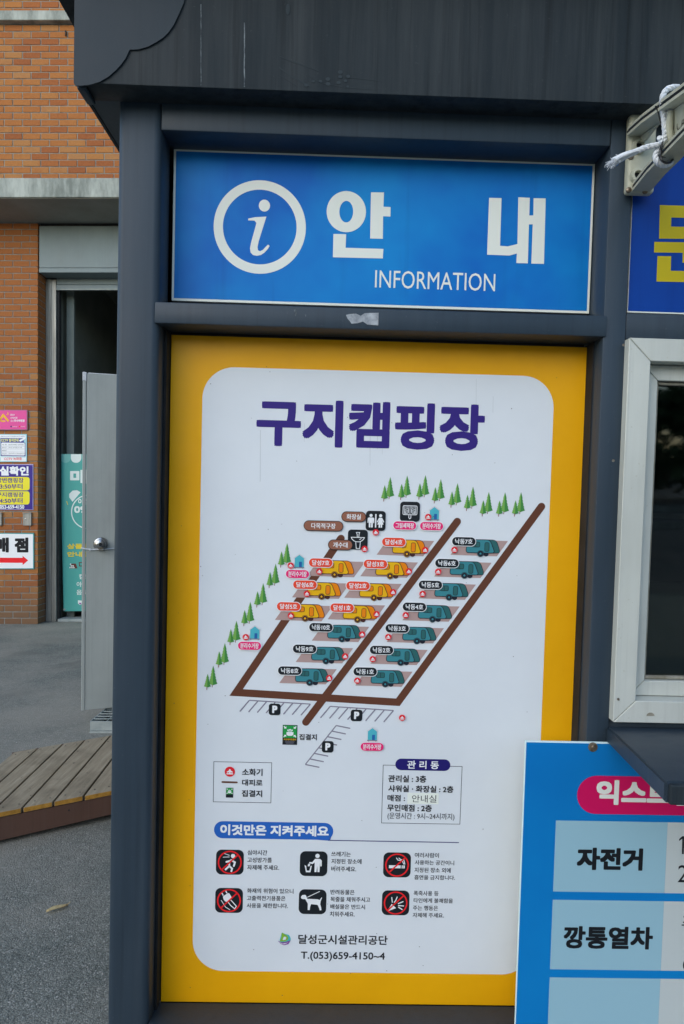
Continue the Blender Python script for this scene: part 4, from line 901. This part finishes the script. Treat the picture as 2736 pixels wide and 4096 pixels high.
BB().b(XC - 0.085, XC - 0.005, DLW + 0.012, DLW + 0.213, 0, ZB0 - 0.007).build('pier_mortar', M_MORT, bld)
BB().b(-3.07, -3.064, DU + 0.0105, DU + 0.0115, 0, 0.001)
# rusty pin in the brickwork
pp = Sp(265, 137, DU); BB().box(pp.x - BO.x - .004, pp.x - BO.x + .004, DU - BO.y - 0.02, DU - BO.y + 0.02, pp.z - .025, pp.z + .025).build('wall_pin', M_RUB, bld)
# shutter box, shutter, jamb, entrance
ZS0, ZS1 = zf(1091, DLW + .01), zf(905, DLW + .01)
XS = xf(156, DLW)
BB().b(XS, -0.9, DLW + 0.006, DLW + 0.185, zf(1070, DLW), ZS1, 0.002).build('shutter_box', M_SHUT, bld)
BB().b(XS, -0.9, DLW + 0.002, DLW + 0.185, ZS0, zf(1072, DLW), 0.002).build('shutter_box_lip', M_SHUT, bld)
BB().b(XS + 0.004, -0.9, DLW + 0.03, DLW + 0.185, ZS1 + 0.001, ZB0 - 0.007).build('gap_shade_block', M_RUB, bld)  # dark filler paints the shade in the gap above the box
zz = zf(1112, 7.47); zs = [zf(1138.5, 7.475), zf(1112, 7.475)]
BB().b(xf(226, 7.475), -0.9, 7.478, 7.50, zf(1138, 7.475), ZS0 + 0.02, 0.002).build('shutter_slat', M_SHUT, bld)
BB().b(xf(226, 7.475), -0.9, 7.472, 7.50, zf(1156, 7.475), zf(1140, 7.475), 0.002).build('shutter_slat', M_SHUT, bld)
BB().b(xf(226, 7.475), -0.9, 7.465, 7.50, zf(1161, 7.475), zf(1156.5, 7.475), 0.001).build('shutter_bottom_bar', M_GALV, bld)
XJ0, XJ1 = xf(183, 7.47), xf(224.5, 7.47); xm = xf(205.5, 7.47)
BB().b(XJ0, xm - 0.0015, 7.47, 7.54, 0, zf(1116, 7.47), 0.002).build('steel_jamb', M_JAMB, bld)
BB().b(xm + 0.0015, XJ1, 7.468, 7.54, 0, zf(1118, 7.47), 0.002).build('steel_jamb', M_JAMB, bld)
BB().b(XJ0 - .003, XJ1, 7.506, 7.56, 0, ZS0 + 0.05).build('jamb_backing', M_RUB, bld)
BB().b(XJ1 + 0.001, XJ1 + 0.022, 7.50, 7.56, 0.02, ZS0).build('rubber_strip', M_RUB, bld)
BB().b(XJ1 + 0.04, XJ1 + 0.12, 7.66, 7.70, 0.02, ZS0).build('entrance_side_panel', M_SIDEP, bld)
BB().b(XL, -3.13, 7.54, 7.62, 0, 4.29).b(0.8, 2.8, 7.50, 7.60, 0, 4.29).b(-3.12, 0.79, 7.52, 7.60, ZS0 - .02, 4.29).build('inner_wall', M_ROOM, bld)
BB().b(-3.30, -3.14, 7.63, 12.0, 0, 4.1).b(2.8, 2.9, 7.63, 12.0, 0, 4.1).b(-3.3, 2.9, 12.0, 12.1, 0, 4.1).b(-3.3, 2.9, 7.605, 12.1, 4.101, 4.2).build('room_shell', M_ROOM, bld)
BB().b(-0.9, 0.8, DLW, DLW + 0.2, 0, ZB0 - 0.007).b(0.8, 2.9, DLW, DLW + 0.2, 0, ZB0 - .007).build('pier_wall', M_MORT, bld)
BB().b(XJ1 + 0.023, 0.8, 7.455, 7.63, 0.001, 0.03, 0.003).build('door_sill', M_GALV, bld)
BB().b(-3.13, 2.8, 7.64, 11.99, 0.002, 0.02).build('room_floor', M_ROOM, bld)
BB().b(XL, XR, DLW + .6, 12.2, ZB0, 7.6).build('building_core', M_MORT, bld) if False else None

# banner hanging inside the entrance
bn = thing('shop_banner', 'teal shop banner with white scalloped top hanging in the brick doorway', 'banner', Matrix.Translation((-2.9, 7.56, 0.1)))
TEAL = ink('banner_teal', (66, 146, 144)); TEALD = ink('banner_teal2', (96, 160, 160)); BW = ink('banner_white', (186, 206, 210)); BY = ink('banner_yellow', (190, 180, 50))
P = Print(bn, 'B', 7.56, 0.0006); CB = lambda X, Y: (X / 2.236 * src, (1050 + Y / 2.236) * src); CD = lambda X, Y: (X / 2.236 * src, (2100 + Y / 2.236) * src)
sheet = [P.uv(*q) for q in (CB(538, 1712), CB(1400, 1718), CD(1400, 768), CD(570, 770))]
mb = MB(); mb.prism([(a_, P.y, b_) for a_, b_ in sheet], (0, 0.003, 0)); mb.build('banner_sheet', TEAL, bn)
P.part('scalloped_edge')
for i in range(7):
    x = 541 + i * 94; m_ = TEALD if i % 2 == 0 else BW
    P.L(0).poly([CB(x, 1714), CB(x + 92, 1714), CB(x + 92, 1750)] + [CB(x + 46 + 46 * cos(t), 1750 + 42 * sin(t)) for t in [k * pi / 8 for k in range(9)]] + [CB(x, 1750)], m_)
P.part('banner_lettering')
P.L(1).text('매', *[CB(628, 0)[0], CB(790, 0)[0], CB(0, 1852)[1], CB(0, 1978)[1]], BW, 0.05); P.part('banner_lettering'); P.L(1).text('점', *[CB(830, 0)[0], CB(990, 0)[0], CB(0, 1852)[1], CB(0, 1978)[1]], BW, 0.05)
P.part('banner_lettering'); P.L(1).text('09:00', *[CB(664, 0)[0], CB(900, 0)[0], CB(0, 2178)[1], CB(0, 2240)[1]], BW, 0.04); P.part('banner_lettering'); P.L(1).text('아침', *[CB(700, 0)[0], CB(800, 0)[0], CB(0, 2110)[1], CB(0, 2165)[1]], BW, 0.03)
P.part('clock_drawing'); P.L(1).ring(CB(790, 2230), 154 / 2.236 * src, 144 / 2.236 * src, BW, 48)
P.L(1).poly([CB(650, 2140), CB(620, 2100), CB(620, 2070), CB(650, 2040), CB(690, 2036), CB(722, 2055)], BW)
P.L(1).poly([CB(594, 2136), CB(600, 2134), CB(610, 2166), CB(605, 2168)], BY)
P.part('banner_lettering'); P.L(1).text('상품들은', *[CD(602, 0)[0], CD(880, 0)[0], CD(0, 166)[1], CD(0, 214)[1]], BY, 0.045); P.L(1).text('안내실에', *[CD(602, 0)[0], CD(880, 0)[0], CD(0, 238)[1], CD(0, 284)[1]], BY, 0.045)
P.part('banner_lettering'); P.L(1).text('캠핑', *[CD(708, 0)[0], CD(800, 0)[0], CD(0, 438)[1], CD(0, 484)[1]], BW, 0.02); P.L(1).text('아이스', *[CD(686, 0)[0], CD(830, 0)[0], CD(0, 506)[1], CD(0, 554)[1]], BW, 0.02); P.L(1).text('음료', *[CD(686, 0)[0], CD(784, 0)[0], CD(0, 578)[1], CD(0, 624)[1]], BW, 0.02)
P.part('goods_drawing')
for x, y in ((632, 350), (640, 365), (628, 380), (645, 380), (655, 365), (662, 380)): P.L(2).ell(CD(x, y), 7 * src / 2.236, 7 * src / 2.236, BW, 10)
P.L(1).poly([CD(636, 346), CD(680, 344), CD(694, 388), CD(626, 388)], ink('log_brown', (84, 48, 44)))
P.L(1).stroke([CD(710, 336), CD(760, 336), CD(760, 366), CD(712, 366)], 2, ink('log_brown', (84, 48, 44)), closed=True)
P.L(1).poly([CD(698, 672), CD(740, 676), CD(738, 700), CD(716, 716), CD(698, 700)], BW); P.L(2).poly([CD(704, 694), CD(732, 696), (CD(718, 712))], E3)
P.done()
for q in (CB(545, 1720), CD(577, 755)):
    x_, z_ = P.uv(*q); MB().lathe((x_, P.y, z_), [(0.012, 0), (0.012, 0.004), (0.006, 0.005), (0.0, 0.005)], 12).build('eyelet', M_GALV, bn)
bx = thing('storage_box', 'low dark box on the floor behind the teal banner', 'box', Matrix.Translation((-2.66, 7.8, 0.02)))
MB().box(-0.06, 0.5, 0, 0.3, 0, 0.22, 0.02).build('box_body', M_RUB, bx); MB().box(-0.07, 0.51, -0.01, 0.31, 0.222, 0.245, 0.005).build('box_lid', M_RUB, bx)

# wall signs on the pier
def sign(name, label, x0, x1, y0, y1, crop, mat_edge, th=0.012, r=0.0):
    A_ = crop(x0, y0); B_ = crop(x1, y1); d = DLW - 0.004 - th; a_ = Bp(*A_, d); b_ = Bp(*B_, d)
    o = thing(name, label, 'sign', Matrix.Translation(((a_.x + b_.x) / 2, DLW - 0.003, b_.z)))
    m_ = MB(); cx_, hz = (a_.x + b_.x) / 2, a_.z - b_.z; W2 = (b_.x - a_.x) / 2
    if r: m_.prism([(p, -th, q + hz / 2) for p, q in Print.rrpts(0, 0, W2 * 2, hz, r, 5)], (0, th, 0))
    else: m_.box(-W2, W2, -th, 0, 0, hz, 0.001)
    m_.build('sign_plate', mat_edge, o)
    return o, Print(o, 'B', DLW - 0.003 - th, 0.0006)
# pink plaque
pkE = ink('plaque_edge', (120, 92, 108)); PK = ink('plaque_pink', (188, 70, 138)); PY_ = ink('plaque_gold', (204, 160, 40)); WW = ink('wall_sign_white', (198, 212, 220))
o, P = sign('award_plaque', 'pink award plaque with yellow tent emblem, topmost sign on the brick pier', -140, 246, 1316, 1500, CB, pkE, 0.014, 0.012)
P.part('pink_face'); P.L(0).poly([CB(-132, 1323), CB(239, 1323), CB(239, 1492), CB(-132, 1492)], PK)
P.part('tent_emblem'); P.L(1).stroke([CB(-60, 1418), CB(-10, 1418), CB(30, 1364), CB(78, 1420)], 4.6, PY_); P.L(1).stroke([CB(6, 1400), CB(14, 1420), CB(50, 1418)], 3, PY_); P.L(1).ell(CB(66, 1352), 3, 3.4, PY_, 12); P.L(2).ell(CB(60, 1349), 2.6, 3, PK, 12)
P.part('plaque_lettering'); tx = lambda t, x0, x1, y0, y1, m, b, cr=CB: P.L(1).text(t, cr(x0, 0)[0], cr(x1, 0)[0], cr(0, y0)[1], cr(0, y1)[1], m, b)
tx('2024', 93, 132, 1355, 1369, WW, 0.01); tx('가족친화', 94, 158, 1381, 1399, WW, 0.01); tx('공공', 96, 124, 1408, 1424, WW, 0.01); tx('우수야영장', 127, 222, 1403, 1427, WW, 0.03)
tx('문화체육관광부', 112, 155, 1464, 1472, WW, 0); tx('한국관광공사', 186, 225, 1464, 1472, WW, 0); P.L(1).ell(CB(100, 1467), 1.8, 1.8, NAV, 10); P.L(1).ell(CB(177, 1467), 1.8, 1.8, EMR, 10); P.done()
# cctv notice
o, P = sign('camera_notice', 'pale blue camera notice with small ruled table under the pink plaque', -4, 240, 1535, 1783, CB, ink('cctv_edge', (130, 190, 205)), 0.006)
P.part('notice_face'); P.L(0).poly([CB(0, 1540), CB(232, 1543), CB(234, 1778), CB(6, 1776)], WW)
NB = ink('cctv_navy', (54, 64, 132)); P.L(1).poly([CB(4, 1570), CB(228, 1572), CB(230, 1734), CB(8, 1730)], NB)
P.L(2).poly([CB(q[0], q[1]) for q in rnd([(12, 1610), (223, 1613), (224, 1727), (14, 1724)], 12)], WW); P.L(3).stroke([CB(12, 1738), CB(230, 1740)], 1.2, ink('cctv_edge', (130, 190, 205)))
P.part('notice_lettering'); tx('방문자 CCTV 사각지대로 24시간 녹화중', 10, 220, 1550, 1561, NB, 0); tx('CCTV 설치안내', 10, 166, 1574, 1604, YL if False else ink('notice_cream', (210, 208, 120)), 0.03); P.part('table_lettering')
for y, t1, t2 in ((1630, '목 적', '방범 및 화재예방, 시설안전관리'), (1655, '촬영시간', '24시간 연속 촬영 및 녹화'), (1682, '촬영범위', ''), (1709, '책 임 자', '관리사무소 (053)659-4150')):
    P.L(3).text(t1, CB(20, 0)[0], CB(60, 0)[0], CB(0, y - 6)[1], CB(0, y + 5)[1], TXT, 0.01)
    if t2: P.L(3).text(t2, CB(78, 0)[0], CB(78 + len(t2) * 8, 0)[0], CB(0, y - 6)[1], CB(0, y + 5)[1], TXT, 0)
    P.L(3).stroke([CB(16, y + 12), CB(220, y + 13)], 0.4, GRY)
P.part('notice_lettering'); P.L(3).text('CCTV 녹화중', CB(38, 0)[0], CB(197, 0)[0], CB(0, 1742)[1], CB(0, 1768)[1], EMR, 0.01)
P.part('camera_drawing'); P.L(3).poly([CB(170, 1590), CB(222, 1566), CB(230, 1580), CB(182, 1604)], WW); P.L(4).poly([CB(214, 1590), CB(228, 1585), CB(228, 1612), CB(218, 1612)], ink('cctv_edge', (130, 190, 205))); P.done()
# purple notice
o, P = sign('checkin_notice', 'purple check-in notice with two yellow panels on the brick pier', -140, 298, 1803, 2213, CB, ink('notice_rim', (150, 150, 190)), 0.006)
P.part('purple_face'); PV = ink('notice_purple', (50, 38, 124)); P.L(0).poly([CB(-136, 1808), CB(293, 1811), CB(293, 2209), CB(-136, 2206)], PV)
YY = ink('notice_yellow', (206, 198, 50))
for a_, b_ in ((1918, 2038), (2046, 2164)): P.part('yellow_panel'); P.L(1).poly([CB(*q) for q in rnd([(-110, a_), (266, a_), (266, b_), (-110, b_)], 26)], YY)
P.part('notice_lettering'); tx('입실확인', -90, 258, 1822, 1906, WW, 0.045); P.part('panel_lettering'); P.L(2)
for t, x0, x1, y0_, y1_ in (('강변캠핑장', -30, 213, 1926, 1970), ('13:50부터', -22, 203, 1978, 2026), ('구지캠핑장', -30, 213, 2054, 2098), ('14:50부터', -22, 203, 2106, 2154)): P.L(2).text(t, CB(x0, 0)[0], CB(x1, 0)[0], CB(0, y0_)[1], CB(0, y1_)[1], PV, 0.025)
P.part('phone_lettering'); P.L(1).text('T.053-659-4150', CB(-32, 0)[0], CB(218, 0)[0], CB(0, 2168)[1], CB(0, 2203)[1], WW, 0.03); P.done()
# shop arrow sign
o, P = sign('shop_arrow_sign', 'white shop sign with teal rim, black lettering and red arrow, lowest on the pier', -160, 305, 70, 395, CD, ink('teal_rim', (62, 132, 136)), 0.008)
P.part('white_face'); P.L(0).poly([CD(-152, 77), CD(296, 81), CD(297, 386), CD(-152, 388)], WW)
P.part('shop_lettering'); P.L(1).text('매', CD(-50, 0)[0], CD(80, 0)[0], CD(0, 112)[1], CD(0, 245)[1], PT, 0.055); P.L(1).text('점', CD(131, 0)[0], CD(255, 0)[0], CD(0, 112)[1], CD(0, 245)[1], PT, 0.055)
P.part('red_arrow'); P.L(1).poly([CD(-80, 292), CD(204, 293), CD(203, 275), CD(253, 316), CD(204, 357), CD(204, 338), CD(-80, 336)], ink('arrow_red', (200, 32, 40))); P.done()
# small metal switch covers
for (a_, b_, lab) in (((206, 2243), (280, 2352), 'small brushed metal keyhole box right under the purple notice'), ((-50, 2243), (14, 2352), 'metal box at the photo edge, left of the keyhole box')):
    A_ = Bp(*CB(*a_), DLW - 0.02); B_ = Bp(*CB(*b_), DLW - 0.02)
    o = thing('switch_box', lab, 'switch box', Matrix.Translation(((A_.x + B_.x) / 2, DLW - 0.002, B_.z)), 'metal boxes on the brick pier')
    hw = (B_.x - A_.x) / 2; hz = A_.z - B_.z
    MB().box(-hw, hw, -0.02, 0, 0, hz, 0.002).build('box_body', M_JAMB, o); MB().box(-hw - .003, hw + .003, -0.028, 0, hz + .0005, hz + 0.008, 0.001).build('rain_lip', M_GALV, o)
    MB().lathe((-hw * .35, -0.02, hz * .5), [(0.009, -.001), (0.009, 0.003), (0.004, 0.0035), (0, 0.001)], 12).build('keyhole', M_STEEL, o)

# ================================================================== METAL GRATE STEP
stp = thing('grated_step', 'low galvanised grate step on the asphalt below the grey door', 'step', Matrix.Translation((-1.37, 3.71, 0)))
W3 = 0.8; hst = 0.063; dp = 0.26
MB().box(0, W3, 0, 0.004, 0.012, hst, 0.0008).box(0, W3, -0.006, 0.03, 0.0, 0.010).build('front_plate', M_GALV, stp)
MB().box(0, 0.004, 0.0045, dp, 0.004, hst).box(0, W3, dp, dp + 0.004, 0.004, hst).box(W3, W3 + .004, 0.0, dp, 0.004, hst).build('side_plate', M_GALV, stp)
MB().box(0.005, W3 - .002, 0.006, dp - .002, 0.001, 0.006).build('void_shade_plate', M_RUB, stp)  # added dark plate, painting the shade in the voids under the bars
for i in range(1, 6): MB().box(0.0045, W3 - .001, i * dp / 5.5 - 0.002, i * dp / 5.5 + 0.002, hst - 0.004, hst + 0.001).build('grate_bar', M_GALV, stp)
for i in range(1, 9): MB().box(i * 0.088 - 0.002, i * 0.088 + 0.002, 0.0045, dp - .001, hst - 0.005, hst - 0.0015).build('cross_bar', M_GALV, stp)

# ================================================================== WOODEN DECK RAMP
rp = thing('wooden_ramp', 'weathered plank ramp with red-brown edge board beside the kiosk corner', 'ramp', Matrix.Translation((-1.2, 2.9, 0)))
RO = Vector((-1.2, 2.9, 0))
fL, fR = Vector((-1.62, 2.265)), Vector((-0.58, 2.83)); bL, bR = Vector((-1.76, 2.90)), Vector((-0.80, 3.49))
seamF = [-1.437, -1.35, -1.26, -1.167, -1.076, -0.983, -0.89, -0.80, -0.71, -0.62]; seamB = [-1.478, -1.39, -1.30, -1.218, -1.118, -1.028, -0.938, -0.848, -0.758, -0.668]
# edge lines worked out from image pixels: front edge and rear edge in plan
def onF(x): return Vector((x, 2.455 + (x + 1.23) * (0.189 / 0.327)))
def onB(x): return Vector((x, 3.07 + (x + 1.478) * (0.224 / 0.354)))
zt_ = 0.12; zt2 = 0.12
PT_ = 0.019
for i in range(len(seamF) - 1):
    g_ = 0.0032; a_, b_ = onF(seamF[i] + g_), onF(seamF[i + 1] - g_); c_, d_ = onB(seamB[i + 1] - g_), onB(seamB[i] + g_)
    dz = random.uniform(-0.0012, 0.0012)
    mb = MB(); q = [(p.x - RO.x, p.y - RO.y, zt_ + dz) for p in (a_, b_, c_, d_)]
    mb.prism(q, (0, 0, -PT_)); pl = mb.build('plank', [M_PLANK, M_PEND], rp)
    for pg in pl.data.polygons:
        if abs(pg.normal.z) < 0.5 and pg.center.y < -0.0 and abs(pg.normal.y) > 0.5 and pg.center.y < (a_.y + c_.y) / 2 - RO.y: pg.material_index = 1
    bm = bmesh.new(); bm.from_mesh(pl.data); bmesh.ops.recalc_face_normals(bm, faces=bm.faces); bmesh.ops.bevel(bm, geom=[e for e in bm.edges], offset=0.0015, segments=1, affect='EDGES'); bm.to_mesh(pl.data); bm.free()
A_, B_ = onF(-1.437), onF(-0.62); nv = Vector((0.575, -0.99)).normalized() * 0.006; n2 = (B_ - A_).normalized(); nn = Vector((n2.y, -n2.x))
e0 = A_ - nn * 0.004; e1 = B_ - nn * 0.004
def board(name, e0, e1, zt0, zb0, zt1, zb1, th, mat):
    n_ = (e1 - e0).normalized(); n_ = Vector((-n_.y, n_.x)) * th; mb = MB()
    mb.prism([(e0.x - RO.x, e0.y - RO.y, zb0), (e1.x - RO.x, e1.y - RO.y, zb1), (e1.x - RO.x, e1.y - RO.y, zt1), (e0.x - RO.x, e0.y - RO.y, zt0)], (n_.x, n_.y, 0)); return mb.build(name, mat, rp)
board('edge_board', e0, e1, zt_ - PT_ - 0.002, 0.012, zt_ - PT_ - 0.002, 0.032, 0.03, M_RED)
board('rear_board', onB(-1.478) - nn * .035, onB(-0.668) - nn * .035, zt_ - PT_ - .002, 0.0, zt_ - PT_ - .002, 0.0, 0.03, M_RED)
board('side_board', Vector((-1.43, 2.40)), Vector((-1.468, 3.03)), zt_ - PT_ - .002, 0.0, zt_ - PT_ - .002, 0.0, -0.03, M_RED)
board('joist', Vector((-1.39, 2.62)), Vector((-0.68, 3.03)), zt_ - PT_ - .002, 0.0, zt_ - PT_ - .002, 0.0, 0.035, M_RED)
hd = MB()
for i in range(len(seamF) - 1):
    for t in (0.06, 0.94):
        for s_ in (0.25, 0.75):
            x = seamF[i] + (seamF[i + 1] - seamF[i]) * s_; xb = seamB[i] + (seamB[i + 1] - seamB[i]) * s_; p = onF(x).lerp(onB(xb), t)
            hd.box(p.x - RO.x - .0022, p.x - RO.x + .0022, p.y - RO.y - .0022, p.y - RO.y + .0022, zt_ + .0005, zt_ + 0.0016)
hd.build('screw_heads', M_RUB, rp)
for t in (0.22, 0.5, 0.78):
    p = e0.lerp(e1, t); MB().lathe((p.x - RO.x, p.y - RO.y, 0.075), [(0.003, -.002), (0.003, 0.0012), (0, 0.0012)], 8).build('board_screw', M_RUB, rp)

# ================================================================== ACROSS THE LANE, BEHIND THE CAMERA (seen only in the window pane)
hg = MB(); rh = random.Random(5)
for _ in range(9000):
    x = rh.uniform(-26, 26); zc_ = rh.uniform(0.0, 1.0) ** 0.8 * (4.2 + 0.9 * sin(x * 0.5) + 0.5 * sin(x * 1.7)); y = -17 + rh.uniform(-1, 1) * (1.6 - 0.2 * zc_); r_ = rh.uniform(0.18, 0.42); a_ = rh.uniform(0, 6.28); t_ = rh.uniform(-0.8, 0.8)
    u1_ = Vector((cos(a_), sin(a_), t_)).normalized() * r_; w1_ = Vector((-sin(a_) * .6, cos(a_) * .6, rh.uniform(.4, 1))).normalized() * r_; c = Vector((x, y, zc_ + 0.25))
    hg.add([c - u1_, c - w1_ * .7, c + u1_, c + w1_ * .7], [(0, 1, 2, 3)])
hedge = hg.build('tree_line', mottled('hedge_leaves', (0.03, 0.06, 0.02), (0.07, 0.12, 0.04), 1.5, 0.7), None); hedge['kind'] = 'stuff'; hedge['label'] = 'dense green tree line across the lane, reflected in the window'; hedge['category'] = 'trees'
kb = MB(); kb.box(-26, 26, -9.3, -9.15, -0.05, 0.13, 0.01); kb.box(-26, 26, -13.2, -13.05, -0.05, 0.13, 0.01); k_ = kb.build('kerb', M_CONC, None); k_['kind'] = 'structure'

# ================================================================== LITTER
def ground_pt(px, py): d = f * CAM.z / (py - CY); return Vector(((px - CX) / f * d, d, 0))
M_LEAF = mottled('dry_leaf', (0.62, 0.52, 0.28), (0.40, 0.28, 0.14), 60, 0.8)
p = ground_pt((487 + 540) / 2 / 2.236 * src, (3046 + 1330 / 2.236) * src)
lf = thing('dry_leaf', 'curled tan dry leaf lying on the asphalt below the wooden ramp', 'leaf', Matrix.Translation(p + Vector((0, 0, 0.002))) @ Matrix.Rotation(radians(38), 4, 'Z'))
vs = []; fs = []
for i in range(9):
    t = i / 8; wd_ = 0.008 * sin(pi * (0.08 + t * 0.85)) + 0.0012; y_ = (t - .5) * 0.062
    for j in range(5): s_ = (j - 2) / 2; vs.append((y_, s_ * wd_, 0.003 + 0.005 * s_ * s_ + 0.002 * sin(t * 5)))
for i in range(8):
    for j in range(4): fs.append((i * 5 + j, i * 5 + j + 1, i * 5 + j + 6, i * 5 + j + 5))
lo = mesh_obj('blade', vs, fs, M_LEAF, lf, smooth=True); sm = lo.modifiers.new('thickness', 'SOLIDIFY'); sm.thickness = 0.0006
MB().tube([(0.03, 0, 0.006), (0.037, 0.003, 0.008), (0.043, 0.009, 0.005)], 0.0011, 5).build('stalk', M_LEAF, lf)
gv = MB(); rnd_ = random.Random(3)
for _ in range(420):
    py = rnd_.uniform(1500, 2350); px = rnd_.uniform(-10, 245); p = ground_pt(px, py); r_ = rnd_.uniform(0.0012, 0.0034)
    k = len(gv.v); a0_ = rnd_.uniform(0, 6)
    ring_ = [(p.x + r_ * rnd_.uniform(.7, 1.2) * cos(a0_ + q * 1.2566), p.y + r_ * rnd_.uniform(.7, 1.2) * sin(a0_ + q * 1.2566), 0.0) for q in range(5)]
    gv.add(ring_ + [(p.x, p.y, r_ * 0.9)], [(q, (q + 1) % 5, 5) for q in range(5)])
gr = gv.build('grit', mottled('grit_stone', (0.14, 0.14, 0.13), (0.42, 0.41, 0.38), 25, 0.8), None); gr['kind'] = 'stuff'; gr['label'] = 'loose pale grit scattered on the asphalt'; gr['category'] = 'grit'
print('bricks', nb, 'objects', len(bpy.data.objects))
